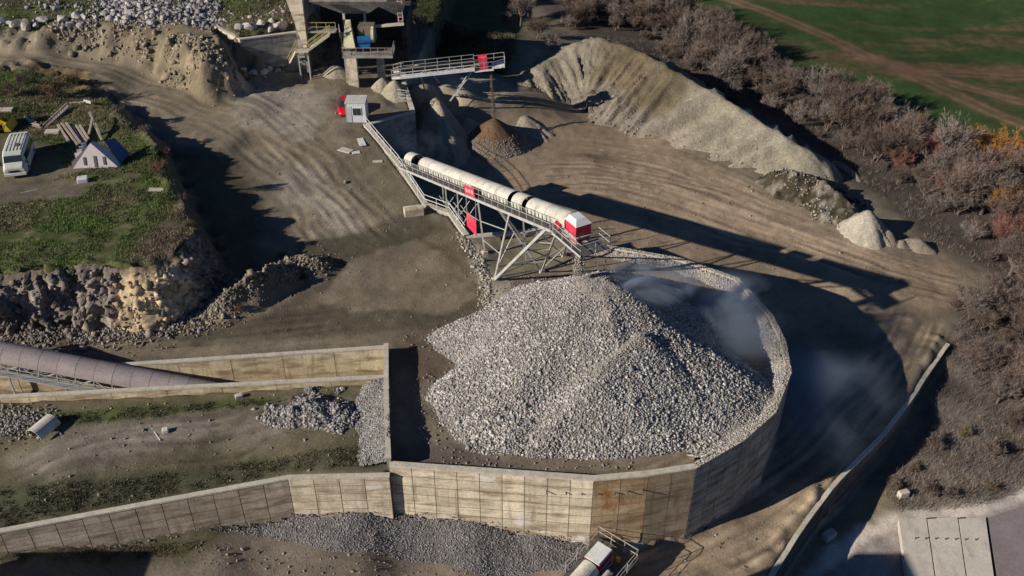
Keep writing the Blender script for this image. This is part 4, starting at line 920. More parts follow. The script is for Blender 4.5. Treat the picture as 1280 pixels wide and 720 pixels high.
# trestle
F1, F2 = G(618, 350, 0), G(677, 340, 0); F3 = G(606, 316, .3)
def leg(p, q, wd=.17, name='leg'): MB().beam(p, q, wd).build(name, M['steel'], root)
tN, tF = .66, -.66
sA, sB, sC_, sD, sE = find_s(fr, 684, tN, -.95), find_s(fr, 696, tN, -.95), find_s(fr, 621, tN, -.95), find_s(fr, 637, tN, -.95), find_s(fr, 597, tN, -.95)
topN = {k: fr.p(s, tN, -.95) for k, s in zip('ABCDE', (sA, sB, sC_, sD, sE))}
topF = {k: fr.p(s, tF, -.95) for k, s in zip('ABCDE', (sA, sB, sC_, sD, sE))}
F4 = Vector((F2.x + 2.2, F2.y + 2.6, gz(F2.x + 2.2, F2.y + 2.6)))
leg(F1, topN['A'], .24); leg(F1, topN['D'], .15); leg(F2, topN['C'], .16); leg(F2, topN['B'], .15); leg(F3, topN['E'], .15)
leg(F1 + Vector((3.0, 3.2, .1)), topF['D'], .14); leg(F4, topF['B'], .15); leg(F3 + Vector((3.6, 3.0, 0)), topF['E'], .13); leg(F4, topF['C'], .13)
def on(p, q, k): return Vector(p).lerp(Vector(q), k)
for i, (a, b) in enumerate([(on(F1, topN['D'], .2), on(F2, topN['C'], .2)), (on(F1, topN['D'], .45), on(F2, topN['C'], .45)), (on(F1, topN['A'], .3), on(F2, topN['B'], .3)), (on(F1, topN['A'], .6), on(F2, topN['B'], .6)),
            (on(F1, topN['D'], .2), on(F2, topN['C'], .62)), (on(F1, topN['A'], .1), on(F2, topN['B'], .5)), (on(F2, topN['B'], .12), on(F4, topF['B'], .4)), (on(F2, topN['C'], .5), on(F4, topF['C'], .2)), (on(F3, topN['E'], .25), on(F1, topN['D'], .4)), (on(F3, topN['E'], .6), on(F1, topN['D'], .75)),
            (on(F2, topN['B'], .75), on(F4, topF['B'], .75)), (on(F2, topN['B'], .4), on(F4, topF['B'], .4)), (on(F1, topN['A'], .75), on(F2, topN['B'], .75)), (F1 + Vector((0, 0, .25)), F2 + Vector((0, 0, .35)))]):
    leg(a, b, .075, 'brace')
for k, f in enumerate((F1, F2, F3, F4)): MB().box((f.x, f.y, f.z + .05), (.55, .55, .35), .4, .85).build('footing', M['concrete_top'], root)
for s_, t_ in ((find_s(fr, 560), .5), (find_s(fr, 575), .5), (find_s(fr, 575), -.5), (find_s(fr, 545), -.5)):
    q = fr.p(s_, t_, -.95); leg(q, (q.x + .2, q.y, gz(q.x + .2, q.y)), .12)
mb = MB()
for k in range(4):
    q = fr.p(find_s(fr, 552 + 9 * k), .5, -.95); r_ = fr.p(find_s(fr, 561 + 9 * k), -.5, -.95); mb.beam((q.x, q.y, q.z - 1.6), (r_.x, r_.y, r_.z - 4), .07); mb.beam((q.x, q.y, q.z - 4), (r_.x, r_.y, r_.z - 1.4), .07)
mb.build('tail_bracing', M['steel'], root)
a, b = find_s(fr, 582, 1.2, -2), find_s(fr, 597, 1.2, -2)
pa, pb = W(583, 263, 3.6), W(595, 276, 3.2)
mb = MB(); mb.quad(pa, pb, pb + Vector((0, 0, -1.75)), pa + Vector((0, 0, -1.75)), .05); o = mb.build('hanging_panel', M['red'], root); o['label'] = 'red sheet panel hung among the trestle legs'
mb = MB(); mb.beam(pa, (pa.x, pa.y, fr.p(a, 0, -.95).z + .2), .05); mb.beam(pb, (pb.x, pb.y, fr.p(b, 0, -.95).z + .2), .05); mb.beam(pa - Vector((.3, 0, .02)), pb + Vector((.3, 0, .02)), .06); mb.build('panel_hanger', M['steel'], root)
# stone falling from the head
rng2 = np.random.default_rng(5)
dp = HP(1.3, .2, -.95)
NF = 2600; zt = np.linspace(dp.z, APEX.z - .1, NF); spread = .10 + .10 * (dp.z - zt) / 3
P = np.stack([dp.x + rng2.normal(0, 1, NF) * spread + .02 * (dp.z - zt), dp.y + rng2.normal(0, 1, NF) * spread, zt], -1)
o = link('falling_stone', stones_mesh('falling_stone', P, rng2.uniform(.025, .07, NF), rng2, col=(.36, .33, .29)), M['stone']); o['kind'] = 'stuff'; tag(o, 'stream of stone falling from the red head box', 'stone')

# ---- short open conveyor
# with the red head above the brown cone
f2 = Frame(W(501, 88, 4.8), W(613, 76, 5.75)); L2 = f2.L
root = thing('short_conveyor', f2.p(L2 * .4, 0, 0).xy.to_3d(), 'short open conveyor with white walkway rails and small red head', 'conveyor')
a1 = find_s(f2, 592)
mb = MB(); truss(mb, f2, 0, L2 - .3, -.5, .5, -.75, -.1, 1.5, .08, .05); mb.build('truss_frame', M['steel'], root)
belt(MB(), f2, -.2, L2, .42).build('belt', M['rubber'], root)
mb = MB(); mb.beam(f2.p(0, 1.28, -.45), f2.p(a1, 1.28, -.45), .08, .30); mb.quad(f2.p(0, .58, -.36), f2.p(a1, .58, -.36), f2.p(a1, 1.25, -.36), f2.p(0, 1.25, -.36), .04); mb.build('walkway', M['white'], root)
mb = MB(); railing(mb, [f2.p(0, 1.3, -.32), f2.p(a1, 1.3, -.32)], 1.0, 1.5, .035); railing(mb, [f2.p(0, -.95, -.32), f2.p(a1, -.95, -.32)], 1.0, 1.5, .03); mb.build('railing', M['steel'], root)
p0, p1 = f2.p(0, 1.28, -.45), W(490, 98, 3.7)
mb = MB(); mb.beam(p0, p1, .08, .28); railing(mb, [p0 + Vector((0, 0, .15)), p1], 1.0, 1.0, .03); mb.beam(f2.p(0, -.9, -.45), p1 + Vector((0, 2.0, 0)), .08, .2); railing(mb, [f2.p(0, -.9, -.3), p1 + Vector((0, 2.0, 0))], 1.0, 1.0, .03)
for k in range(6): mb.beam(on(p0, p1, (k + .5) / 6), on(p0, p1, (k + .5) / 6) + Vector((0, .75, 0)), .2, .03)
mb.build('access_steps', M['steel'], root)
a = find_s(f2, 598); b = find_s(f2, 609)
mb = MB(); mb.hexa([f2.p(a, -.55, .15), f2.p(b, -.55, .15), f2.p(b, .62, .15), f2.p(a, .62, .15), f2.p(a, -.5, .62), f2.p(b, -.5, .62), f2.p(b, .58, .62), f2.p(a, .58, .62)]); mb.hexa([f2.p(a, -.42, .64), f2.p(b, -.42, .64), f2.p(b, .5, .64), f2.p(a, .5, .64), f2.p(a, -.15, .88), f2.p(b, -.15, .88), f2.p(b, .2, .88), f2.p(a, .2, .88)]); mb.build('head_box', M['red'], root)
mb = MB(); mb.hexa([f2.p(a + .1, -.5, -.85), f2.p(b, -.5, -.85), f2.p(b, .6, -.85), f2.p(a + .1, .6, -.85), f2.p(a + .1, -.5, -.02), f2.p(b, -.5, -.02), f2.p(b, .6, -.02), f2.p(a + .1, .6, -.02)]); mb.build('discharge_chute', M['red'], root)
c0 = find_s(f2, 592); mb = MB(); q = [f2.p(c0, 1.4, -.75), f2.p(L2 + .3, 1.4, -.75), f2.p(L2 + 1.7, -.6, -.55), f2.p(c0, -1.3, -.75)]
mb.quad(q[0], q[1], q[1] + (q[3] - q[0]) * .18, q[0] + (q[3] - q[0]) * .18, .07); mb.quad(f2.p(L2 + .1, 1.0, -.75), f2.p(L2 + 1.7, 1.0, -.7), f2.p(L2 + 1.7, -1.2, -.7), f2.p(L2 + .1, -1.2, -.75), .07); mb.build('head_platform', M['white'], root)
mb = MB(); railing(mb, [f2.p(c0, 1.4, -.7), f2.p(L2 + .3, 1.4, -.7), f2.p(L2 + 1.7, 1.0, -.65), f2.p(L2 + 1.7, -1.2, -.65), f2.p(c0, -1.2, -.7)], 1.1, 1.2, .03); mb.build('platform_railing', M['steel'], root)
def foot(px, py):
    p = W(px, py, .4)
    return Vector((p.x, p.y, min(.4, gz(p.x, p.y) - .1)))
for fp, sx, t, wd in [((532, 116), 525, .5, .14), ((550, 103), 536, -.5, .12), ((543, 126), 591, .5, .17), ((571, 108), 593, -.5, .14)]:
    g = foot(*fp); MB().beam(g, f2.p(find_s(f2, sx), t, -.75), wd).build('leg', M['steel'], root)
g1, g2 = foot(543, 126), foot(571, 108); q1, q2 = f2.p(find_s(f2, 591), .5, -.75), f2.p(find_s(f2, 593), -.5, -.75)
for k in (.3, .6): MB().beam(on(g1, q1, k), on(g2, q2, k), .07).build('brace', M['steel'], root)
MB().beam(foot(532, 116) + Vector((0, 0, .2)), g1 + Vector((0, 0, .2)), .08).build('brace', M['steel'], root)
dp = f2.p(L2 - .1, 0, -.8); zt = np.linspace(dp.z, bc.z + 3.2, 900); sp_ = .06 + .012 * (dp.z - zt)
tgt = Vector((bc.x, bc.y, 0)); kk = (dp.z - zt) / (dp.z - zt[-1])
P = np.stack([dp.x + (tgt.x - dp.x) * kk ** .7 + rng2.normal(0, 1, 900) * sp_, dp.y + (tgt.y - dp.y) * kk ** .7 + rng2.normal(0, 1, 900) * sp_, zt], -1)
o = link('falling_sand', stones_mesh('falling_sand', P, rng2.uniform(.025, .075, 900), rng2, col=(.20, .14, .09)), M['stone']); o['kind'] = 'stuff'; tag(o, 'thin stream of brown sand falling onto the sand cone', 'sand')

# ---- covered conveyor in the channel, rising out of the picture on the left
yc = (CH_FAR[1][1] + CH_NEAR[1][1]) / 2
f3 = Frame((-22.3, W(200, 480, 0).y + .25, -1.95), (-43.5, W(0, 470, 0).y - .1, 3.0)); L3 = f3.L
root = thing('channel_conveyor', (f3.A.x, f3.A.y, gz(f3.A.x, f3.A.y)), 'dusty mauve covered conveyor sinking into the concrete channel at left', 'conveyor')
for k in range(15): arch(f3, k * L3 / 15 + .01, (k + 1) * L3 / 15 - .02, .98 + .008 * (k % 2), .15, skirt=.18).build('cover_segment', M['cover_dusty'], root)
belt(MB(), f3, 0, L3, .6).build('belt', M['rubber'], root)
mb = MB(); truss(mb, f3, 0, L3, -.85, .85, -1.0, -.1, 1.5, .11, .075); mb.build('truss_frame', M['steel'], root)
mb = MB(); mb.quad(f3.p(3, -1.65, -.7), f3.p(L3, -1.65, -.7), f3.p(L3, -.95, -.7), f3.p(3, -.95, -.7), .05); railing(mb, [f3.p(3, -1.65, -.65), f3.p(L3, -1.65, -.65)], .9, 1.6, .03); mb.build('walkway', M['steel'], root)
for a in (9.5, 14, 18.5):
    for t in (-.85, .85):
        q = f3.p(a, t, -1.0); MB().beam(q, (q.x, q.y, gz(q.x, q.y) - .1), .13).build('leg', M['steel'], root)

# ---- conveyor head at the foot of the wall, bottom of the picture
f4 = Frame(W(668, 790, -5.4), W(756, 690, -4.9)); L4 = f4.L
root = thing('lower_conveyor', (f4.B.x, f4.B.y, gz(f4.B.x, f4.B.y)), 'conveyor head with pale barrel cover and railing at foot of rusty wall', 'conveyor')
ah = L4 - 1.75
for k in range(6): arch(f4, ah * k / 6 + .01, ah * (k + 1) / 6 - .02, .70 + .006 * (k % 2), .1).build('cover_segment', M['cover'], root)
belt(MB(), f4, 0, L4 - .2).build('belt', M['rubber'], root)
mb = MB(); truss(mb, f4, 0, L4 + .1, -.62, .62, -.95, -.12, 1.6); mb.build('truss_frame', M['steel'], root)
mb = MB(); mb.hexa([f4.p(ah + .15, -.62, -.6), f4.p(L4, -.62, -.6), f4.p(L4, .62, -.6), f4.p(ah + .15, .62, -.6), f4.p(ah + .15, -.62, .66), f4.p(L4, -.62, .66), f4.p(L4, .62, .66), f4.p(ah + .15, .62, .66)]); hb = mb.build('head_box', M['red_deep'], root)
mb = MB(); mb.hexa([f4.p(ah + .1, -.66, .665), f4.p(L4 + .05, -.66, .665), f4.p(L4 + .05, .66, .665), f4.p(ah + .1, .66, .665), f4.p(ah + .1, -.6, .78), f4.p(L4, -.6, .78), f4.p(L4, .6, .78), f4.p(ah + .1, .6, .78)]); mb.build('roof', M['white'], hb)
mb = MB(); mb.quad(f4.p(0, .72, -.75), f4.p(L4 + 1.3, .72, -.75), f4.p(L4 + 1.3, 2.0, -.75), f4.p(0, 2.0, -.75), .05); mb.quad(f4.p(0, -1.5, -.75), f4.p(L4 + 1.3, -1.5, -.75), f4.p(L4 + 1.3, -.72, -.75), f4.p(0, -.72, -.75), .05); mb.quad(f4.p(L4 + .15, -.7, -.75), f4.p(L4 + 1.3, -.7, -.75), f4.p(L4 + 1.3, .7, -.75), f4.p(L4 + .15, .7, -.75), .05); mb.build('walkway', M['steel_dark'], root)
mb = MB(); railing(mb, [f4.p(0, 2.0, -.7), f4.p(L4 + 1.3, 2.0, -.7), f4.p(L4 + 1.3, -1.5, -.7), f4.p(0, -1.5, -.7)], 1.1, 1.3, .03); mb.build('railing', M['steel'], root)
mb = MB(); mb.box(f4.p(ah + .5, 1.15, -.35), (.5, .5, .5), .5); mb.tube(f4.p(ah - .2, 1.15, -.2), f4.p(ah + .6, 1.15, -.2), .24, 10); mb.build('drive_motor', M['steel'], root)
mb = MB(); mb.tube(f4.p(L4 + .35, .95, -.68), f4.p(L4 + .35, .95, -.25), .16, 10); mb.build('warning_light', M['yellow'], root)
for a in (L4 * .35, L4 * .7, L4 + .4):
    for t in (-.62, .62):
        q = f4.p(a, t, -.95); MB().beam(q, (q.x, q.y, gz(q.x, q.y) - .1), .13).build('leg', M['steel'], root)

# ------------------------------------------------------------------ crusher building
YF = 120.0; XL = -26.7; XR = -14.5; ZB = 2.0; ZT = 11.3
root = thing('crusher_building', ((XL + XR) / 2, YF, 4), 'dark open concrete crusher building with tapered pier and hopper', 'building')
MB().box((XL + .05, YF + 3.4, (ZB + ZT) / 2), (.7, 13.4, ZT - ZB)).build('side_wall', M['concrete_grey'], root)
MB().box((XR + .4, YF + 6.0, (ZB - 4 + 8.0) / 2), (.7, 8.5, 8.0 - ZB + 4)).build('side_wall', M['concrete_shade_dark'], root)
MB().box(((XL + XR) / 2, YF + 9.8, (ZB + ZT) / 2), (XR - XL - .1, .6, ZT - ZB)).build('back_wall', M['concrete_shade_dark'], root)
YP = 116.0; XP = -25.9
zc = Zat(YP, 60); zu = 13.6
MB().hexa([(XP - .15, YP - .35, zc), (XP + .35, YP - .35, zc), (XP + .35, YP + .3, zc), (XP - .15, YP + .3, zc), (XP - 1.75, YP - .35, zu), (XP + .35, YP - .35, zu), (XP + .35, YP + .3, zu), (XP - 1.75, YP + .3, zu)]).build('pier', M['concrete'], root)
MB().box((XP + .1, YP - .02, (zc + 2.0) / 2), (.46, .5, zc - 2.0)).build('pier_base', M['concrete_grey'], root)
# hopper
def px_x(px, y, z): return (px - 640) / FPX * (y * cP - (z - CAMH) * sP)
yh = YF - .6; zb_ = Zat(yh, 17); zt_ = 11.7
xa, xb = px_x(428, yh, zb_), px_x(460, yh, zb_); xc, xd = px_x(388, yh, zt_), px_x(484, yh, zt_)
MB().hexa([(xa, yh, zb_), (xb, yh, zb_), (xb, yh + 2.5, zb_), (xa, yh + 2.5, zb_), (xc, yh - 1.2, zt_), (xd, yh - 1.2, zt_), (xd, yh + 5, zt_), (xc, yh + 5, zt_)]).build('hopper', stain(mat('hopper_sheet', (.32, .29, .26), .8, .25, 1, .2, 6, .02, 9), (.17, .14, .12), 1.6, .5, .7, (1, 1, .3)), root)
for px, y_ in ((430, YF - .1), (456, YF + .4)):
    z0 = Zat(y_, 36); x = px_x(px, y_, 9); MB().beam((x, y_, z0), (x, y_, zb_ + .3), .28).build('hopper_post', M['concrete_top'], root)
# lattice mast and beam
zb2 = Zat(YF, 27); xm = px_x(500, YF, 10)
mb = MB()
for dx in (-.28, .28):
    for dy in (0, .5): mb.beam((xm + dx, YF - .3 + dy, zb2), (xm + dx, YF - .3 + dy, ZT), .08)
for k in range(9):
    z = zb2 + .2 + k * .5; mb.beam((xm - .28, YF - .3, z), (xm + .28, YF - .3, z), .09)
mb.build('lattice_mast', mat('faded_red_white_steel', (.50, .38, .35), .6, .15, 2, .1, 8, 0), root)
x0 = px_x(462, YF, 9.6); MB().beam((x0, YF - .1, Zat(YF, 33)), (xm + .4, YF - .1, zb2 - .25), .25, .35).build('beam', M['concrete_top'], root)
# upper walkway, stairs down to the yard
zp = Zat(YP, 39); xp0, xp1 = px_x(384, YP, zp), px_x(420, YP, zp)
MB().box(((xp0 + xp1) / 2, YP + .5, zp - .1), (xp1 - xp0, 1.2, .2)).build('walkway', M['concrete_grey'], root)
mb = MB(); railing(mb, [(xp0 + .1, YP - .05, zp), (xp1, YP - .05, zp)], 1.1, 1.1, .04); mb.build('railing', M['yellow_rail'], root)
s0, s1 = Vector((px_x(413, YP - .6, zp), YP - .6, zp)), Vector((px_x(386, YP - .9, zc), YP - .9, Zat(YP - .9, 61)))
def stair(name, s0, s1, wv, m, rail, n=10):
    mb = MB(); wv = Vector(wv); mb.beam(s0, s1, .10, .24); mb.beam(s0 + wv, s1 + wv, .10, .24)
    for k in range(n): p = on(s0, s1, (k + .5) / n); mb.beam(p, p + wv, .26, .04)
    o = mb.build(name, m, root); mb = MB(); railing(mb, [s0, s1], 1.0, 1.3, .035); railing(mb, [s0 + wv, s1 + wv], 1.0, 1.3, .035); mb.build('stair_railing', rail, o); return o
stair('stair', s0, s1, (0, -.8, 0), M['concrete_top'], M['yellow_rail'])
l0 = Vector((s1.x - .1, s1.y, s1.z)); MB().box((s1.x - .7, s1.y - .4, s1.z - .08), (1.6, 1.2, .14)).build('landing', M['concrete_top'], root)
for dx in (-1.3, -.1): MB().beam((s1.x + dx, s1.y - .4, s1.z), (s1.x + dx, s1.y - .4, gz(s1.x + dx, s1.y - .4)), .14).build('landing_post', M['steel'], root)
lg = G(361, 82, 4.5); stair('stair', Vector((s1.x - 1.45, s1.y, s1.z)), Vector((lg.x, lg.y, lg.z + .1)), (0, -.8, 0), M['concrete_top'], M['yellow_rail'], 8)
# crusher platform on pillar
yp = 114.0; zq = Zat(yp, 72)
MB().box((px_x(441, yp, 4), yp + .3, (zq + 1.4) / 2 - .05), (1.25, .9, zq - 1.5), 0, .96).build('pillar', M['concrete'], root)
MB().box((px_x(434, yp, 4), yp + .9, (zq + 1.4) / 2 - .05), (.5, 1.4, zq - 1.5)).build('pillar', M['concrete_grey'], root)
MB().box((px_x(476, yp + 1.5, 4), yp + 1.8, (zq + 1.4) / 2 - .05), (.9, .9, zq - 1.5)).build('pillar', M['concrete_grey'], root)
xq0, xq1 = px_x(428, yp, zq), px_x(491, yp, zq)
MB().box(((xq0 + xq1) / 2, yp + 1.3, zq + .08), (xq1 - xq0, 2.8, .25)).build('platform', M['concrete_grey'], root)
mb = MB(); railing(mb, [(xq0, yp + 2.6, zq + .2), (xq0, yp - .05, zq + .2), (xq1, yp - .05, zq + .2), (xq1, yp + 2.4, zq + .2)], 1.05, .9, .035, (1, .5)); mb.build('railing', mat('rusty_rail', (.33, .27, .24), .7, .2, 2, .1, 8, 0), root)
stair('stair', Vector((px_x(424, YP - .4, zp), YP - .3, zp)), Vector((xq0 - .1, yp + 1.6, zq + .25)), (.8, 0, 0), M['steel_dark'], M['steel'], 9)
# chute, motor and crusher body
zc0, zc1 = Zat(yp + 1.5, 57), Zat(yp + 2.5, 27)
xA, xB = px_x(437, yp + 1.5, zc0), px_x(434, yp + 2.5, zc1)
mb = MB(); mb.hexa([(xA - .65, yp + .5, zc0), (xA + .85, yp + .5, zc0), (xA + .75, yp + 1.8, zc0 - .4), (xA - .55, yp + 1.8, zc0 - .4), (xB - .35, yp + 2.3, zc1 - .4), (xB + .4, yp + 2.3, zc1 - .6), (xB + .3, yp + 3.2, zc1), (xB - .3, yp + 3.2, zc1)])
mb.build('chute', mat('cream_sheet', (.62, .57, .36), .55, .12, 1.5, .1, 8, 0), root)
zm = Zat(yp + 1.6, 52); xm2 = px_x(455, yp + 1.6, zm)
mb = MB(); mb.tube((xm2 - .8, yp + 1.6, zm + .1), (xm2 + .8, yp + 1.9, zm + .1), .55, 12); mb.box((xm2, yp + 1.7, zm - .45), (1.5, 1.2, .4)); mb.build('motor', M['blue'], root)
mb = MB(); mb.tube((xm2 + .95, yp + 2.2, zm + .7), (xm2 + 1.25, yp + 2.2, zm + .7), 1.0, 18); mb.build('flywheel', M['concrete'], root)
mb = MB(); mb.box((xm2 + .2, yp + 3.4, zm + .6), (2.2, 1.6, 2.0), 0, .9); mb.build('crusher_body', mat('olive_machine', (.16, .14, .10), .7, .2, 2, .1, 8, 0), root)
# floor slab debris frame on the platform right of the hut
t = thing('steel_stair_frame', G(505, 128, 3.3), 'small tangled white steel frame on the concrete platform', 'frame')
b0 = origin_of(t); mb = MB()
for dx, dy in ((-.9, -.5), (.9, -.5), (.9, .6), (-.9, .6)): mb.beam(b0 + Vector((dx, dy, -.1)), b0 + Vector((dx * .5, dy, 1.7)), .07)
for k in (.4, .9, 1.5): mb.beam(b0 + Vector((-.9 + k * .25, -.5, k)), b0 + Vector((.9 - k * .25, -.5, k)), .06); mb.beam(b0 + Vector((-.8, .6, k)), b0 + Vector((.8, -.5, k + .2)), .06)
mb.build('bars', M['steel'], t)

# ------------------------------------------------------------------ yard edge railing
pts = [Vector((x, y, z + .16)) for x, y, z in sidep][::-1]
t = thing('edge_railing', pts[-1], 'long pale two-rail fence along the yard edge wall', 'railing')
mb = MB(); off = offset_path([(p.x, p.y) for p in pts], .12)
line = [Vector((x, y, p.z)) for (x, y), p in zip(off, pts)]
for a, b in zip(line[:-1], line[1:]):
    for h in (1.05, .55): MB().tube(a + Vector((0, 0, h)), b + Vector((0, 0, h)), .035, 6).build('rail', M['white'], t)
    n = max(1, round((b - a).length / 1.9))
    for k in range(n): p = a.lerp(b, k / n); MB().tube(p - Vector((0, 0, .1)), p + Vector((0, 0, 1.07)), .035, 6).build('post', M['white'], t)

# ------------------------------------------------------------------ hut, red car, concrete block
g = G(446, 154, 4); t = thing('site_hut', g, 'small white box hut with window on the yard edge', 'hut')
def box_part(name, m, dx, dy, dz, sx, sy, sz, par, bevel=0): return MB().box((g.x + dx, g.y + dy, g.z + dz), (sx, sy, sz)).build(name, m, par, bevel=bevel)
hm = mat('hut_panel', (.66, .67, .68), .6, .1, 1.2, .08, 7, 0)
box_part('wall', hm, 0, 1.1, 1.25, 2.3, 2.1, 2.4, t, .03)
box_part('roof', mat('hut_roof', (.55, .53, .50), .8, .15, 1.4, .1, 7, 0), 0, 1.1, 2.52, 2.42, 2.24, .12, t, .02)
box_part('base', M['steel_dark'], 0, 1.1, .02, 2.2, 2.0, .2, t)
wn = box_part('window', M['white'], .12, .03, 1.45, 1.06, .07, 1.0, t)
for dx in (-.12, .36): box_part('pane', M['glass'], dx, .0, 1.45, .42, .06, .84, wn)
box_part('door', mat('hut_door', (.50, .51, .52), .6, .1, 1, .1, 7, 0), -.78, .035, 1.1, .55, .05, 1.95, t)
for dx in (-1.13, 1.13): box_part('corner_post', M['steel'], dx, .06, 1.25, .09, .09, 2.36, t)
def wheel(t, c, ax, r, w_):
    c = Vector(c); ax = Vector(ax); ty = MB().tube(c - ax * w_ / 2, c + ax * w_ / 2, r, 16).build('wheel', M['tyre'], t)
    MB().tube(c - ax * (w_ / 2 + .01), c + ax * (w_ / 2 + .01), r * .55, 12).build('rim', M['steel'], ty)
def loft(secs, rz, org):
    """body from cross-sections along its length: (x, halfwidth_low, halfwidth_top, z0, zmid, z1)"""
    mb = MB(); vs = []; ca, sa = math.cos(rz), math.sin(rz)
    for x, wl, wt, z0, zm, z1 in secs:
        for y, z in ((-wl, z0), (-wl * 1.02, zm), (-wt, z1 - .10), (-wt * .85, z1), (wt * .85, z1), (wt, z1 - .10), (wl * 1.02, zm), (wl, z0)):
            vs.append((org[0] + x * ca - y * sa, org[1] + x * sa + y * ca, org[2] + z))
    fs = []
    for i in range(len(secs) - 1):
        for j in range(8): fs.append((i * 8 + j, i * 8 + (j + 1) % 8, (i + 1) * 8 + (j + 1) % 8, (i + 1) * 8 + j))
    fs += [tuple(range(8))[::-1], tuple(range((len(secs) - 1) * 8, len(secs) * 8))]
    return mb.add(vs, fs)
def car_pts(org, rz):
    ca, sa = math.cos(rz), math.sin(rz)
    return lambda x, y, z: Vector((org[0] + x * ca - y * sa, org[1] + x * sa + y * ca, org[2] + z))
# red car behind the hut: faces the viewer, right half hidden
g = G(432, 139, 2.5); rz = -math.pi / 2 + .12
t = thing('parked_car', g, 'small red hatchback parked behind the white hut', 'car'); q = car_pts(g, rz)
rp = mat('red_car_paint', (.55, .015, .03), .35, .05, 1, .05, 7, 0, spec=.5)
loft([(-1.9, .70, .60, .35, .6, .95), (-1.75, .80, .70, .22, .6, 1.05), (-.6, .84, .75, .2, .62, .98), (.7, .84, .75, .2, .62, .96), (1.4, .82, .74, .2, .6, .86), (1.85, .74, .64, .25, .5, .70), (1.95, .6, .5, .32, .5, .62)], rz, g).build('body', rp, t, smooth=False)
cb = loft([(-1.65, .70, .55, .95, 1.1, 1.2), (-1.1, .74, .56, .95, 1.2, 1.45), (.1, .74, .56, .95, 1.2, 1.46), (.85, .72, .60, .92, .98, 1.04)], rz, g).build('cabin', M['glass'], t)
loft([(-1.3, .52, .50, 1.40, 1.43, 1.49), (.12, .53, .50, 1.40, 1.44, 1.50)], rz, g).build('roof', rp, cb)
for x in (-1.25, 1.25):
    for y in (-.78, .78): wheel(t, q(x, y, .3), q(0, 1, 0) - q(0, 0, 0), .3, .2)
for y in (-.5, .5): MB().box(q(1.9, y, .58), (.22, .1, .14), rz + math.pi / 2).build('headlight', M['white'], t)
p = G(517, 270, 1.3); o = MB().box((p.x, p.y + .4, p.z + .35), (2.0, 1.0, .85), .25).build('concrete_block', M['concrete'], loc=(p.x, p.y, p.z), bevel=.05); tag(o, 'pale concrete block beside the yard edge railing', 'block')
for (px, py, z, s_, rz, lab) in [(452, 178, 3.5, (1.9, .7, .12), 1.9, 'thin pale slab on the dirt below the white hut'), (432, 188, 3.2, (1.6, .9, .1), -.5, 'broken pale board lying left of the thin slab'), (445, 191, 3.2, (.9, .6, .1), .3, 'small scrap of pale board below the white hut'), (472, 202, 2.7, (1.1, .5, .08), .1, 'lone pale scrap on the dirt by the edge railing'),
        (343, 82, 4.5, (2.4, .5, .25), -.1, 'long pale concrete beam below the loading bay wall'), (104, 227, 6, (1.0, .9, .5), .3, 'white crumpled sheet on grass below the triangular gable'), (37, 239, 6, (1.6, .06, .06), .5, 'thin white rod on the dirt of the terrace'), (196, 238, 6, (1.5, .5, .2), 0, 'grey slab at the shaded edge of the terrace'), (207, 540, 0, (.45, .45, .35), .3, 'small white block on the left terrace dirt'), (195, 543, 0, (1.7, .07, .07), -.9, 'thin white rod beside the small white block'), (299, 497, .2, (.6, .4, .35), .4, 'dark lump of concrete against the channel near wall'), (66, 166, 6, (1.5, .9, .3), .15, 'flat grey board between minibus and timber beams'), (7, 138, 6, (1.6, 1.0, .2), .1, 'pale flat roof sheet above the yellow machine'), (1128, 621, -9, (.9, .5, .7), .3, 'pale stone block at the edge of brush near path'), (1035, 672, -9.8, (1.2, .7, .6), .6, 'rough block where the path meets the curved wall')]:
    p = G(px, py, z); o = MB().box((p.x, p.y, p.z + s_[2] / 2 - .02), s_, rz).build('debris_slab', M['concrete_top'] if 'white' not in lab else M['white'], loc=(p.x, p.y, p.z), bevel=min(s_) * .15); tag(o, lab, 'slab')
g = G(306, 95, 4.5); t = thing('rusty_drum', g, 'rusty barrel with pale top beside the loading bay wall', 'barrel')
MB().tube(g, g + Vector((0, 0, .9)), .36, 14).build('body', mat('rusty_drum_paint', (.33, .17, .09), .7, .3, 3, .2, 9, 0), t); MB().tube(g + Vector((0, 0, .9)), g + Vector((0, 0, 1.0)), .38, 14).build('lid', M['white'], t)

# ------------------------------------------------------------------ minibus
g = G(27, 206, 6); rz = -math.pi / 2 + .26; q = car_pts(g, rz)
t = thing('minibus', g, 'old cream minibus parked on the grass terrace', 'minibus')
loft([(-2.75, .90, .82, .35, 1.1, 2.0), (-2.6, .96, .88, .3, 1.1, 2.12), (-1.5, .98, .9, .3, 1.1, 2.18), (1.3, .98, .9, .3, 1.1, 2.16), (1.95, .97, .84, .3, 1.08, 2.05), (2.30, .95, .88, .3, 1.06, 1.42), (2.72, .92, .84, .32, .9, 1.14), (2.8, .86, .80, .4, .8, 1.0)], rz, g).build('body', M['bus'], t)
ws = MB(); ws.add([q(2.32, -.80, 1.26), q(2.32, .80, 1.26), q(2.02, .74, 1.95), q(2.02, -.74, 1.95), q(2.37, -.80, 1.26), q(2.37, .80, 1.26), q(2.07, .74, 1.96), q(2.07, -.74, 1.96)], [(0, 3, 2, 1), (4, 5, 6, 7), (0, 1, 5, 4), (1, 2, 6, 5), (2, 3, 7, 6), (3, 0, 4, 7)]); ws.build('windscreen', M['glass'], t)
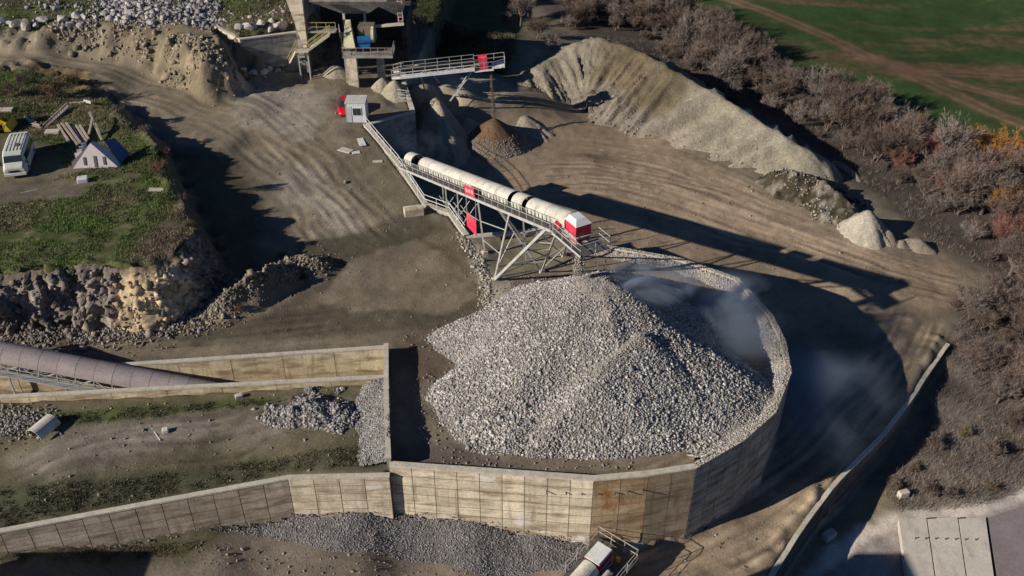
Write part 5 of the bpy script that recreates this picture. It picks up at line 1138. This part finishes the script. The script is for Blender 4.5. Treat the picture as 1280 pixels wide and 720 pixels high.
for y in (-.985, .985):
    for k in range(5):
        x0 = -2.4 + k * .85; s = 1 if y > 0 else -1
        mb = MB(); mb.hexa([q(x0, y * 1.0, 1.18), q(x0 + .74, y * 1.0, 1.18), q(x0 + .74, y * 1.025, 1.18), q(x0, y * 1.025, 1.18), q(x0, y * .94, 1.82), q(x0 + .74, y * .94, 1.82), q(x0 + .74, y * .965, 1.82), q(x0, y * .965, 1.82)]); mb.build('window', M['glass'], t)
for x in (-1.75, 1.65):
    for y in (-.88, .88): wheel(t, q(x, y, .34), q(0, 1, 0) - q(0, 0, 0), .36, .24)
MB().box(q(2.83, 0, .45), (1.85, .14, .24), rz + math.pi / 2).build('bumper', M['white'], t, bevel=.02)
MB().box(q(2.80, 0, .74), (.8, .08, .2), rz + math.pi / 2).build('grille', M['tyre'], t)
for y in (-.68, .68): MB().box(q(2.79, y, .78), (.26, .08, .2), rz + math.pi / 2).build('headlight', M['white'], t)
for k in range(5): MB().box(q(-.4, -.6 + .3 * k, 2.185), (3.6, .05, .05), rz).build('roof_rib', M['bus'], t)
MB().box(q(.35, .25, 2.2), (.5, .4, .14), rz).build('roof_vent', M['steel_dark'], t)
for y in (-1.12, 1.12): MB().box(q(2.25, y, 1.35), (.1, .2, .3), rz).build('mirror', M['tyre'], t)
t.scale = (1.1, 1.1, 1.1)

# ------------------------------------------------------------------ gable-shaped hopper, timber beams, steel stair, loader
g = G(119, 211, 6); t = thing('gable_panel', g, 'pale triangular sheet-metal gable with three dark slots on grass', 'gable')
def gp(x, y, z): return (g.x + x, g.y + y, g.z + z)
MB().add([gp(-2.25, 0, .02), gp(2.3, .25, .02), gp(2.3, 2.2, .02), gp(-1.7, 2.4, .02), gp(-2.2, 0, .75), gp(-.1, .7, 2.55), gp(.0, 1.2, 2.55), gp(-2.0, 1.6, .8)],
         [(0, 1, 5, 4), (1, 2, 6, 5), (2, 3, 7, 6), (3, 0, 4, 7), (4, 5, 6, 7), (0, 3, 2, 1)]).build('sheet', M['pinkwhite'], t)
def fy(x, z): return .055 * (x + 2.25) + .23 * (z - .02)
for x, z0, z1 in ((-.95, .35, 1.15), (.10, .15, 1.25), (1.0, .35, 1.15)):
    c8 = [gp(x - .13, fy(x, z0) - .05, z0), gp(x + .13, fy(x, z0) - .05, z0), gp(x + .13, fy(x, z0) + .05, z0), gp(x - .13, fy(x, z0) + .05, z0), gp(x - .13, fy(x, z1) - .05, z1), gp(x + .13, fy(x, z1) - .05, z1), gp(x + .13, fy(x, z1) + .05, z1), gp(x - .13, fy(x, z1) + .05, z1)]
    MB().hexa(c8).build('slot', M['steel_dark'], t)
for k in range(4): MB().box(gp(-1.95 + .12 * k, 1.1 + .4 * k, 1.0 + .17 * k), (.5, .06, .5), .5).build('rib', M['white'], t)
g = G(148, 205, 6); o = MB().add([(g.x - 1.3, g.y + 1.0, g.z + 1.9), (g.x + .35, g.y - .1, g.z + .1), (g.x + .5, g.y + 2.0, g.z + .1), (g.x - .9, g.y + 2.6, g.z + 1.6), (g.x - 1.3, g.y + 1.0, g.z + 2.0), (g.x + .4, g.y - .1, g.z + .2), (g.x + .55, g.y + 2.0, g.z + .2), (g.x - .9, g.y + 2.6, g.z + 1.7)], [(0, 3, 2, 1), (4, 5, 6, 7), (0, 1, 5, 4), (1, 2, 6, 5), (2, 3, 7, 6), (3, 0, 4, 7)]).build('blue_tarp', M['bluesheet'], loc=(g.x, g.y, g.z)); tag(o, 'dark blue sheet leaning on the right side of the gable', 'tarp')
for k, (x0, y0, x1, y1) in enumerate([(73, 158, 88, 180), (78, 157, 98, 184), (84, 158, 102, 183), (91, 159, 104, 180), (96, 160, 109, 180), (101, 161, 112, 178), (106, 159, 113, 168), (115, 152, 128, 178), (119, 162, 112, 172), (121, 163, 128, 176)]):
    a, b = G(x0, y0, 6), G(x1, y1, 6); z = .12 + .12 * (k % 3); d = (b - a).normalized() * .15
    o = MB().beam((a.x, a.y, a.z + z + (.9 if k > 6 else .1)), (b.x, b.y, b.z + z), .22, .16).build('timber_beam', M['timber'], loc=(a.x, a.y, a.z))
    tag(o, ['leftmost long timber beam of the row behind the gable', 'long timber beam, second from the left behind the gable', 'long timber beam, third from the left behind the gable', 'middle timber beam of the row behind the gable', 'timber beam just right of the middle one behind the gable', 'shorter timber beam near the right end of the row', 'short stub of timber beam at the right of the row', 'rightmost timber propped up at a tilt behind the gable', 'short crossing timber leaning over the rightmost beams', 'tilted short timber below the crossing one'][k], 'beam', 'timber beams behind the gable')
a, b = G(54, 157, 6), G(86, 134, 6); t = thing('steel_staircase', a, 'ladder-like steel staircase lying tilted on the grass terrace', 'staircase')
b = b + Vector((0, 0, .5)); wv = Vector((.45, -.9, -.1)); MB().beam(a, b, .1, .22).build('stringer', M['timber'], t); MB().beam(a + wv, b + wv, .1, .22).build('stringer', M['timber'], t)
for k in range(11): p = on(a, b, (k + .5) / 11); MB().beam(p, p + wv, .2, .05).build('tread', M['timber'], t)
MB().beam(b, b + Vector((1.9, .2, .1)), .08).build('handrail', M['steel'], t); MB().box(b + Vector((2.2, .2, .1)), (1.0, .12, .3), -.4).build('end_plate', M['white'], t)
for k in range(5):
    p = G(31 + 2.5 * k, 148 + 2.6 * k, 6); q2 = G(44 + 2.2 * k, 152.5 + 2.2 * k, 6); o = MB().beam((p.x, p.y, p.z + .15), (q2.x, q2.y, q2.z + .12 + .1 * (k % 2)), .2, .1).build('plank', M['timber'], loc=tuple(p)); tag(o, ['plank at the left end of the small heap by the staircase', 'second plank from the left in the heap by the staircase', 'middle plank of the small heap by the staircase', 'fourth plank from the left in the heap by the staircase', 'plank nearest the foot of the steel staircase'][k], 'plank', 'planks by the staircase')
g = G(-6, 164, 6); t = thing('wheel_loader', g, 'yellow loader cut off by the left edge above the minibus', 'loader')
MB().box((g.x - .9, g.y + .6, g.z + 1.0), (3.4, 1.5, .8), .2, .92).build('body', M['yellow'], t, bevel=.06)
MB().box((g.x - 1.0, g.y + .6, g.z + 1.9), (1.3, 1.25, 1.2), .2, .88).build('cab', M['glass'], t, bevel=.04); MB().box((g.x - 1.0, g.y + .6, g.z + 2.6), (1.4, 1.35, .12), .2).build('cab_roof', M['yellow'], t)
for s in (-.45, .45): MB().beam((g.x + .3, g.y + .6 + s, g.z + 1.5), (g.x + 1.35, g.y + .75 + s, g.z + .75), .2, .26).build('lift_arm', M['yellow'], t)
MB().hexa([(g.x + 1.2, g.y - .4, g.z + .1), (g.x + 1.9, g.y - .3, g.z + .1), (g.x + 1.8, g.y + 1.8, g.z + .1), (g.x + 1.1, g.y + 1.7, g.z + .1), (g.x + 1.15, g.y - .4, g.z + .9), (g.x + 1.45, g.y - .3, g.z + .9), (g.x + 1.35, g.y + 1.8, g.z + .9), (g.x + 1.05, g.y + 1.7, g.z + .9)]).build('bucket', M['yellow'], t)
for dx in (-1.9, .2):
    for dy in (-.35, 1.5): wheel(t, (g.x + dx, g.y + dy, g.z + .55), (0, 1, 0), .58, .4)
# loose cover sheet on the left terrace
g = G(54, 541, 0); fr5 = Frame((g.x - .35, g.y - .75, g.z + .25), (g.x + .45, g.y + 1.05, g.z + .25)); o = arch(fr5, 0, fr5.L, .75, 0, skirt=.02, th=.04)
o = o.build('cover_sheet', M['cover'], loc=tuple(g)); tag(o, 'loose cream half-barrel cover sheet lying on the left terrace', 'cover sheet')
# concrete slabs in the lower right corner
t = thing('concrete_apron', G(1190, 690, -10), 'pale concrete apron of long slabs in the lower right corner', 'slab')
am = stain(mat('apron_concrete', (.58, .52, .44), .85, .12, .8, .1, 6, .01, 10, obj_rand=.08), (.33, .27, .2), .8, .55, .75, (1, .4, 1))
xs = [1122, 1158, 1197, 1232]
for k in range(3):
    c = [W(xs[k], 650, -9.1), W(xs[k + 1], 648, -9.1), W(xs[k + 1] + 13, 740, -9.35), W(xs[k] + 13, 740, -9.35)]
    c[0].x += .07; c[3].x += .07; c[1].x -= .05; c[2].x -= .05
    MB().hexa([Vector((p.x, p.y, p.z - .5)) for p in (c[3], c[2], c[1], c[0])] + [Vector((p.x, p.y, p.z + .12 + .012 * k)) for p in (c[3], c[2], c[1], c[0])]).build('concrete_slab', am, t)
c = [W(1234, 648, -9.2), W(1300, 626, -9.05), W(1330, 745, -9.35), W(1249, 742, -9.42)]
MB().hexa([Vector((p.x, p.y, p.z - .5)) for p in (c[3], c[2], c[1], c[0])] + [Vector((p.x, p.y, p.z + .1)) for p in (c[3], c[2], c[1], c[0])]).build('concrete_slab', mat('mauve_concrete', (.25, .21, .205), .85, .15, .6, .12, 6, .01, 9), t)
for k in range(7):
    p = W(1144 + 12.5 * k, 674 + .3 * k, -9.1); MB().tube((p.x, p.y, p.z - .1), (p.x, p.y, p.z + .22), .05, 8).build('anchor_bolt', M['steel_dark'], t)
# ------------------------------------------------------------------ bare trees
def make_tree(seed, h, spread, stems=1, limbs=6, fine=1.0):
    """returns (trunk MB, crown V, crown F): tapered stems and limbs, then many thin twigs"""
    r = random.Random(seed); wood = MB(); tv, tf = [], []
    def rv(): return Vector((r.gauss(0, 1), r.gauss(0, 1), r.gauss(0, 1))).normalized()
    def twig(p, d, l, w_):
        q = p + d * l; s_ = d.cross(rv()).normalized() * w_; k = len(tv); tv.extend([p + s_, p - s_, q]); tf.append((k, k + 1, k + 2))
    def bend(d, amt, up=.12): return (d + rv() * amt + Vector((0, 0, up))).normalized()
    for s in range(stems):
        b = Vector((r.gauss(0, .12), r.gauss(0, .12), -.2)) * (1 if stems > 1 else .2)
        d0 = (Vector((0, 0, 1)) + rv() * (.10 if stems == 1 else .4)).normalized(); tl = h * (.30 if stems == 1 else .22) * r.uniform(.8, 1.2); t0 = b + d0 * tl; rad = .026 * h * (1 if stems == 1 else .6)
        wood.tube(b, t0, rad, 6, rad * .7)
        for i in range(limbs):
            az_ = 2 * math.pi * (i + r.random() * .8) / limbs; out = r.uniform(.25, 1.0) * spread
            d = Vector((math.cos(az_) * out, math.sin(az_) * out, r.uniform(.7, 1.1))).normalized(); l = h * r.uniform(.32, .5); p = t0 - d0 * tl * r.uniform(0, .35); m_ = p + d * l * .55; d2 = bend(d, .25, .25); e = m_ + d2 * l * .5
            wood.tube(p, m_, rad * .5, 5, rad * .34, cap=False); wood.tube(m_, e, rad * .34, 4, rad * .12, cap=False)
            for j in range(int(7 * fine)):
                k = r.uniform(.3, 1); bp0 = p.lerp(m_, k / .55) if k < .55 else m_.lerp(e, (k - .55) / .45); bd = bend(d2, .75, .2); bl = h * r.uniform(.13, .24) * (1.25 - .5 * k); be = bp0 + bd * bl
                wood.tube(bp0, be, rad * .15, 3, rad * .05, cap=False)
                for a in range(int(8 * fine)):
                    k2 = r.uniform(.15, 1); cp = bp0.lerp(be, k2); cd = bend(bd, .75, .12); cl = h * r.uniform(.07, .13); twig(cp, cd, cl, .022); ce = cp + cd * cl
                    for c in range(4): twig(cp.lerp(ce, r.uniform(.2, 1)), bend(cd, .8, .1), h * r.uniform(.04, .09), .014)
    return wood, np.array(tv), np.array(tf)
VAR = {}
def tree_variant(key, seed, h, spread, stems, limbs, fine, m):
    wd, tv, tf = make_tree(seed, h, spread, stems, limbs, fine)
    me1 = wd.mesh('trunk'); me1.materials.append(M['bark']); me2 = mesh_np('crown', tv, tf); me2.materials.append(M[m]); VAR[key] = (me1, me2)
for k in range(4): tree_variant(('mauve', k), 200 + k, 5.4, .95, 1 if k < 1 else 4, 8 if k < 1 else 4, 1.15, 'twig_mauve')
for k in range(3): tree_variant(('grey', k), 300 + k, 5.0, .95, 1 if k < 2 else 4, 8 if k < 2 else 3, 1.15, 'twig_grey')
for k in range(2): tree_variant(('orange', k), 400 + k, 4.4, .8, 3, 4, 1.2, 'twig_orange')
for k in range(2): tree_variant(('rose', k), 450 + k, 4.6, .9, 3, 4, 1.2, 'twig_rose')
for k in range(2): tree_variant(('shrub', k), 500 + k, 2.3, 1.3, 6, 3, .8, 'twig_mauve')
for k in range(2): tree_variant(('dry', k), 520 + k, 2.2, 1.3, 6, 3, .8, 'drygrass')
for k in range(2): tree_variant(('green', k), 540 + k, 2.0, 1.4, 6, 3, .8, 'leaf_dark')
def plant(name, kind, p, scale, label, cat, group):
    ks = [k for k in VAR if k[0] == kind]; me1, me2 = VAR[random.choice(ks)]
    t = thing(name, (p[0], p[1], gz(p[0], p[1]) - .05), label, cat, group)
    t.rotation_euler = (0, 0, random.uniform(0, 6.28)); t.scale = (scale * random.uniform(.9, 1.1), scale * random.uniform(.9, 1.1), scale * random.uniform(.9, 1.12))
    for n, me in (('trunk', me1), ('crown', me2)):
        o = bpy.data.objects.new(n, me); COL.objects.link(o); o.parent = t
    return t
belt_px = [(700, 40, -5), (760, 30, -5.5), (820, 48, -6), (880, 86, -6), (912, 118, -6), (960, 135, -6), (1010, 146, -6), (1060, 176, -6), (1105, 200, -6), (1140, 226, -6), (1175, 255, -6), (1210, 285, -6), (1245, 312, -6), (1290, 345, -6.2)]
belt = [W2(*p) for p in belt_px]
blen = [0]
for a, b in zip(belt[:-1], belt[1:]): blen.append(blen[-1] + math.dist(a, b))
def row(n, back, name, jit, hs):
    out = []
    for i in range(n):
        s = blen[-1] * (i + .5 + random.uniform(-.3, .3)) / n
        x = float(np.interp(s, blen, [p[0] for p in belt])); y = float(np.interp(s, blen, [p[1] for p in belt])); out.append((x + back * .62 + random.gauss(0, jit), y + back * .78 + random.gauss(0, jit)))
    out.sort()
    for i, p in enumerate(out):
        f = (i + .5) / n; rr_ = random.random(); kind = 'mauve' if rr_ < .62 else 'grey'
        if f > .72 and name == 'back': kind = 'orange' if rr_ < .75 else 'mauve'
        elif f > .74 and name == 'third' and rr_ < .55: kind = 'rose' if rr_ < .25 else 'orange'
        elif f > .7 and name == 'front' and rr_ < .2: kind = 'rose'
        kind = 'shrub' if name == 'shrubby edge' and rr_ < .5 else kind
        col = {'shrub': 'low mauve', 'mauve': 'mauve-brown', 'grey': 'pale grey', 'orange': 'orange-leaved', 'rose': 'rose-brown'}[kind]
        plant('bare_tree', kind, p, random.uniform(*hs), f'bushy {col} tree, {ORD[i]} from left in {name} row of the belt', 'tree', 'trees of the belt beside the field')
row(24, -2.6, 'shrubby edge', .9, (.55, .9)); row(22, 0, 'front', .8, (.8, 1.3)); row(24, 2.8, 'second', 1.0, (1.05, 1.65)); row(24, 6.0, 'third', 1.1, (1.05, 1.65)); row(24, 9.2, 'back', 1.1, (.8, 1.4))
right = []
for i in range(25):
    px, py = random.uniform(1192, 1300), random.uniform(372, 505)
    if px < 1225 and py > 470: px += 45
    right.append((px, py))
right += [(1262, 345), (1284, 372), (1240, 360), (1210, 400)]
right.sort(key=lambda p: p[0])
for i, (px, py) in enumerate(right):
    p = G(px, py, -6.5); plant('bare_tree', random.choice(['mauve', 'mauve', 'grey', 'shrub']), p, random.uniform(.8, 1.2), f'bare bush, {ORD[i] if i < 28 else "rightmost"} from left in the thicket beyond the curved wall', 'bush', 'thicket beyond the curved wall')
extra = sorted((random.uniform(600, 850), random.uniform(4, 44)) for _ in range(20))
extra = [(x, y) for x, y in extra if not (700 < x < 810 and y > 34)]
for i, (px, py) in enumerate(extra):
    p = G(px, py, -5); plant('bare_tree', random.choice(['mauve', 'mauve', 'grey', 'rose', 'shrub']), p, random.uniform(.8, 1.35), f'bare brownish tree, {ORD[i]} from left in the copse above the ridge', 'tree', 'copse above the spoil ridge')
for i, (px, py, k, s, lab) in enumerate([(1165, 560, 'shrub', .8, 'mauve shrub on the brush slope left of thicket'), (1205, 545, 'dry', .7, 'dry shrub in the middle of the brush slope'), (1240, 570, 'shrub', .9, 'mauve shrub right of the middle of brush slope'), (1140, 590, 'dry', .6, 'dry shrub at the left edge of brush slope'), (1262, 540, 'mauve', .6, 'small bare tree on the brush slope near right edge'), (1206, 205, 'orange', 1.7, 'orange-leaved tree nearest the field corner of the belt'), (1230, 212, 'orange', 1.9, 'largest orange-leaved tree at the right of the belt'), (1256, 222, 'orange', 1.8, 'orange-leaved tree close to the right picture edge'), (1280, 236, 'orange', 1.6, 'orange-leaved tree cut by the right picture edge'), (1225, 268, 'grey', 1.7, 'broad pale grey bare tree in front of the orange ones'), (524, 48, 'grey', .95, 'lone pale bare tree in the shade right of the crusher'), (565, 62, 'green', 1.3, 'dark green bush behind the short conveyor'), (585, 56, 'green', 1.1, 'dark green bush right behind the short conveyor walkway'), (604, 70, 'dry', 1.2, 'dry bush behind the red head of the short conveyor'), (560, 46, 'green', 1.4, 'large dark bush in the shade above the short conveyor'),
        (630, 92, 'dry', 1.0, 'dry bush at the left foot of the spoil ridge'), (690, 62, 'grey', .7, 'bare bush on the left shoulder of the spoil ridge'), (672, 48, 'mauve', .9, 'bare tree left of the spoil ridge crest'), (650, 22, 'mauve', .9, 'leftmost bare tree in the shade at the top'), (716, 10, 'mauve', 1.0, 'bare tree at the top above the spoil ridge'), (780, 8, 'mauve', 1.0, 'tall bare tree at the top edge left of the field'), (815, 14, 'mauve', .95, 'bare tree at the corner of the green field'),
        (70, 122, 'dry', 1.6, 'large rusty brown bush above the steel staircase'), (88, 108, 'dry', 1.2, 'brown bush behind the large rusty one'), (150, 140, 'shrub', .6, 'dark bush at the terrace edge above the timber beams'), (182, 165, 'shrub', .6, 'bush on the shaded edge of the grass terrace'), (205, 195, 'shrub', .6, 'bush at the middle of the shaded terrace edge'), (202, 222, 'rose', .5, 'reddish bush right of the triangular gable'), (226, 250, 'shrub', .6, 'bush on the lower part of the terrace edge'), (240, 285, 'green', .6, 'green bush at the corner of the grass terrace'),
        (14, 120, 'shrub', 1.0, 'shrub at the left edge above the yellow loader'), (30, 104, 'shrub', .9, 'shrub by the track at the left edge'), (380, 350, 'green', .5, 'small green weed clump on the low bank'), (352, 325, 'dry', .6, 'dry weed clump at the upper end of the low bank'), (300, 390, 'dry', .5, 'dry weed clump at the lower end of the low bank'), (1118, 612, 'dry', .6, 'dry shrub beside the pale stone block near path'), (1160, 618, 'shrub', .7, 'dark shrub on the brush above the path'), (1188, 622, 'shrub', .7, 'shrub right of the dark shrub above the path'), (1238, 612, 'dry', .6, 'dry shrub near the bend of the path'), (975, 232, 'dry', .7, 'dry weed clump at the left of the overgrown rubble'), (1000, 240, 'green', .6, 'green weed clump on the overgrown rubble'), (1022, 250, 'dry', .8, 'dry shrub in the middle of the overgrown rubble'), (1040, 262, 'green', .7, 'dark shrub near the tall pale mound'), (1052, 245, 'dry', .7, 'dry shrub at the top of the overgrown rubble')]):
    p = G(px, py, 6 if px < 260 and py < 300 else (0 if px < 420 else -4)); plant('shrub' if k in ('shrub', 'dry', 'green', 'rose') else 'bare_tree', k, p, s, lab, 'shrub' if k in ('shrub', 'dry', 'green', 'rose') else 'tree', None)

# ------------------------------------------------------------------ grass and dry brush
def tufts(name, label, cat, polys, n, hr, cols, m, rng, keep=None, wd=.03, n_bl=5):
    V, F, Cc = [], [], []
    P_ = []
    for poly, cnt in polys:
        xs_, ys_ = [p[0] for p in poly], [p[1] for p in poly]; x = rng.uniform(max(min(xs_), -80), min(max(xs_), 80), cnt); y = rng.uniform(min(ys_), min(max(ys_), 150), cnt); ok = poly_sd(x, y, poly) > .1
        if keep is not None: ok &= keep(x, y)
        P_.append(np.stack([x[ok], y[ok]], -1))
    P2_ = np.concatenate(P_); z = hgt(P2_[:, 0], P2_[:, 1]); N_ = len(P2_)
    B = np.repeat(np.column_stack([P2_, z - .02]), n_bl, 0); K = len(B)
    an = rng.uniform(0, 6.28, K); h = rng.uniform(*hr, K); lean = rng.uniform(.2, 1.0, K) * h; base = B + np.column_stack([rng.normal(0, .14, K), rng.normal(0, .14, K), np.zeros(K)])
    dx = np.column_stack([np.cos(an), np.sin(an), np.zeros(K)]); a2 = rng.uniform(0, 6.28, K)
    tip = base + np.column_stack([np.cos(a2) * lean, np.sin(a2) * lean, h])
    V = np.stack([base - dx * wd, base + dx * wd, tip], 1).reshape(-1, 3); F = np.arange(K * 3).reshape(-1, 3)
    kn = np.clip((fbm(P2_[:, 0] * .3, P2_[:, 1] * .3, 4, 3) + .8 * fbm(P2_[:, 0] * .09, P2_[:, 1] * .09, 2, 4)) * 2.2 + .5 + rng.normal(0, .16, N_), 0, .999); ci = (kn * len(cols)).astype(int); c = np.array(cols)[ci] * rng.uniform(.7, 1.3, (N_, 1)); c = np.repeat(np.repeat(c, n_bl, 0), 3, 0)
    o = link(name, mesh_np(name, V, F, c), m); o['kind'] = 'stuff'; tag(o, label, cat); return o
rng = np.random.default_rng(21)
bare = [Pz([(-60, 225), (60, 222), (120, 225), (110, 245), (-60, 262)], TZ), Pz([(-10, 165), (55, 178), (100, 215), (60, 225), (-10, 225)], TZ)]
gk = lambda x, y: (poly_sd(x, y, bare[0]) < .3 * np.sin(x * 3)) & (poly_sd(x, y, bare[1]) < .4 * np.sin(y * 2.3)) & (fbm(x * .5, y * .5, 3, 29) < .17)
tufts('grass', 'rough green and straw grass on the left terraces and bank', 'grass', [(Pz([(-30, 96), (60, 96), (140, 130), (200, 190), (246, 290), (190, 338), (-30, 345)], TZ), 36000), (Pz([(-30, -10), (380, -10), (380, 35), (300, 45), (260, 30), (120, 28), (-30, 36)], 8.5), 9000)], 0, (.10, .32), [(.115, .185, .045), (.12, .16, .05), (.13, .145, .06), (.19, .17, .09), (.25, .20, .13)], M['grass'], rng, gk)
tufts('weeds', 'dark weeds along the terrace wall and channel wall', 'weeds', [(Pz([(-30, 612), (120, 600), (280, 580), (460, 560), (478, 585), (360, 592), (-30, 660)], -.4), 7000), (Pz([(40, 518), (180, 508), (430, 490), (430, 494), (200, 520), (60, 532)], 0), 2500), (Pz([(0, 690), (150, 680), (260, 672), (230, 690), (120, 705), (0, 712)], -3.6), 1500)], 0, (.08, .26), [(.07, .075, .035), (.09, .085, .045), (.12, .105, .06)], M['grass'], rng, lambda x, y: fbm(x * .8, y * .8, 4, 77) + .3 * fbm(x * 3, y * 3, 2, 78) > -.10)
tufts('dry_brush', 'low dry mauve-brown brush on the slope above the lower right path', 'brush', [(Pz([(1190, 420), (1300, 380), (1300, 600), (1220, 625), (1130, 625), (1100, 600), (1150, 530)], -8.3), 8000), (Pz([(700, 42), (780, 72), (900, 132), (1000, 182), (1090, 242), (1150, 300), (1240, 350), (1290, 380), (1290, 225), (1200, 185), (1100, 145), (1000, 105), (880, 65)], -6), 9000)], 0, (.15, .6), [(.19, .15, .135), (.15, .12, .10), (.23, .185, .15)], M['grass'], rng, None, .02, 6)
tufts('bank_scrub', 'green and dry scrub on the shaded bank behind the short conveyor', 'scrub', [(Pz([(520, 0), (640, 0), (645, 60), (630, 95), (560, 80), (515, 60)], -2), 5000)], 0, (.15, .5), [(.06, .075, .03), (.10, .095, .05), (.16, .13, .085)], M['grass'], rng, None, .03, 6)
q = []
tl = [W2(578, 296, .5), W2(598, 318, .4), W2(614, 345, .2), W2(612, 385, 0)]
for k in range(900):
    i = rng.integers(0, 3); u = rng.random(); q.append((tl[i][0] * (1 - u) + tl[i + 1][0] * u - abs(rng.normal(0, .5)), tl[i][1] * (1 - u) + tl[i + 1][1] * u + rng.normal(0, .5)))
q = np.array(q); o = link('wall_end_rubble', stones_mesh('wall_end_rubble', on_ground(q[:, 0], q[:, 1], .02), rng.lognormal(-2.7, .5, len(q)), rng, col=(.42, .385, .32)), M['stone']); o['kind'] = 'stuff'; tag(o, 'pale rubble along the yard wall end beside the trestle foot', 'rubble')
# loose stones at the left end of the lower terrace and on bare yards
P_ = np.concatenate([np.stack([rng.normal(W(15, 525, .1).x, 1.5, 700), rng.normal(W(15, 527, .1).y, .8, 700)], -1)])
o = link('loose_gravel', stones_mesh('loose_gravel', on_ground(P_[:, 0], P_[:, 1], .04), rng.uniform(.06, .17, len(P_)), rng, col=(.27, .24, .22)), M['stone']); o['kind'] = 'stuff'; tag(o, 'patch of loose grey stones at the left end of terrace', 'gravel')
q = []
for poly, n in [(A_POLY[:2] + [W2(480, 480, 0), W2(0, 500, 0)], 0), (Pz([(380, 310), (600, 300), (600, 400), (250, 425)], 0), 260), (Pz([(230, 110), (420, 100), (520, 290), (400, 310)], 2), 500), (Pz([(640, 190), (900, 220), (1150, 360), (1000, 380), (700, 260)], -5), 500), (Pz([(700, 700), (950, 640), (1120, 450), (1150, 460), (960, 720)], -7), 500), (Pz([(20, 510), (480, 490), (470, 580), (20, 640)], -.2), 420), (Pz([(220, 690), (640, 700), (640, 720), (220, 720)], -5), 300)]:
    if not n: continue
    xs_, ys_ = [p[0] for p in poly], [p[1] for p in poly]; x = rng.uniform(min(xs_), max(xs_), n * 3); y = rng.uniform(min(ys_), max(ys_), n * 3); ok = poly_sd(x, y, poly) > 0; q.append(np.stack([x[ok], y[ok]], -1)[:n])
q = np.concatenate(q); o = link('scattered_stones', stones_mesh('scattered_stones', on_ground(q[:, 0], q[:, 1], .01), rng.lognormal(-3.0, .5, len(q)), rng, col=(.27, .235, .195)), M['stone']); o['kind'] = 'stuff'; tag(o, 'small stones scattered over the dirt yards and roads', 'stones')

# ------------------------------------------------------------------ unseen boxes added beyond the frame to cast shadows into view
t = thing('unseen_shadow_tower', (-6.3, 31, gz(-6.3, 31)), 'unseen tall box added to cast the lower right shadow', 'building')
MB().box((-6.3, 31.0, .6), (5.2, 5.0, 14.6)).build('wall', M['steel'], t); MB().box((-6.3, 31.0, 8.0), (5.3, 5.1, .25)).build('roof', M['steel_dark'], t)
t = thing('unseen_shadow_box', (-44.5, 35.5, gz(-44.5, 35.5)), 'unseen box added to cast the shadow in the lower left corner', 'building')
MB().box((-44.5, 35.5, 0), (6, 5, 7.4)).build('wall', M['concrete_grey'], t); MB().box((-44.5, 35.5, 3.8), (6.5, 5.5, .3)).build('roof', M['steel_dark'], t)

# ------------------------------------------------------------------ dust
def dust_mat(name, dens, scale, seed):
    m = bpy.data.materials.new(name); m.use_nodes = True; N = m.node_tree.nodes; L = m.node_tree.links; N.remove(N['Principled BSDF'])
    out = N['Material Output']; v = N.new('ShaderNodeVolumePrincipled'); v.inputs['Color'].default_value = (.68, .80, 1.0, 1); v.inputs['Anisotropy'].default_value = .2  # blue tint puts the skylight into the dust colour
    tc = N.new('ShaderNodeTexCoord'); ln_ = N.new('ShaderNodeVectorMath'); ln_.operation = 'LENGTH'; L.new(tc.outputs['Object'], ln_.inputs[0])
    fo = N.new('ShaderNodeMapRange'); fo.interpolation_type = 'SMOOTHSTEP'; fo.inputs[1].default_value = 1.0; fo.inputs[2].default_value = .1; fo.inputs[3].default_value = 0; fo.inputs[4].default_value = 1; L.new(ln_.outputs['Value'], fo.inputs[0])
    ns_ = N.new('ShaderNodeTexNoise'); ns_.noise_dimensions = '4D'; ns_.inputs['W'].default_value = seed; ns_.inputs['Scale'].default_value = scale; ns_.inputs['Detail'].default_value = 4; ns_.inputs['Distortion'].default_value = .6; L.new(tc.outputs['Object'], ns_.inputs['Vector'])
    nr = N.new('ShaderNodeMapRange'); nr.inputs[1].default_value = .47; nr.inputs[2].default_value = .76; nr.inputs[3].default_value = .015; nr.inputs[4].default_value = 1; L.new(ns_.outputs['Fac'], nr.inputs[0])
    m1 = N.new('ShaderNodeMath'); m1.operation = 'MULTIPLY'; L.new(fo.outputs[0], m1.inputs[0]); L.new(nr.outputs[0], m1.inputs[1])
    m2 = N.new('ShaderNodeMath'); m2.operation = 'MULTIPLY'; L.new(m1.outputs[0], m2.inputs[0]); m2.inputs[1].default_value = dens
    L.new(m2.outputs[0], v.inputs['Density']); L.new(v.outputs[0], out.inputs['Volume']); return m
def dust(c, rad, rz, dens, scale, seed, label):
    bm = bmesh.new(); bmesh.ops.create_icosphere(bm, subdivisions=3, radius=1); me = bpy.data.meshes.new('dust_cloud'); bm.to_mesh(me); bm.free()
    o = link('dust_cloud', me, dust_mat('dust_%d' % seed, dens, scale, seed)); o.location = c; o.scale = rad; o.rotation_euler = (0, 0, rz); o['kind'] = 'stuff'; tag(o, label, 'dust'); return o
dust((11.6, 65.2, 5.9), (4.8, 2.8, 2.2), .1, 11.0, 1.1, 1, 'pale dust drifting right from the falling stone')
dust((18.6, 64.5, 3.2), (5.0, 6.0, 3.6), .3, 1.0, 1.2, 2, 'thin dust hanging inside the right of the curved wall')
dust((27.0, 61.5, -3.0), (7.0, 9.0, 4.2), .2, .5, 1.0, 3, 'faint dust over the shaded road outside the curved wall')
dust((-11.5, 101.0, -.5), (4.5, 6.5, 3.6), 0, .2, 1.2, 4, 'faint dust tinted sky blue in the dark pit right of the hut')
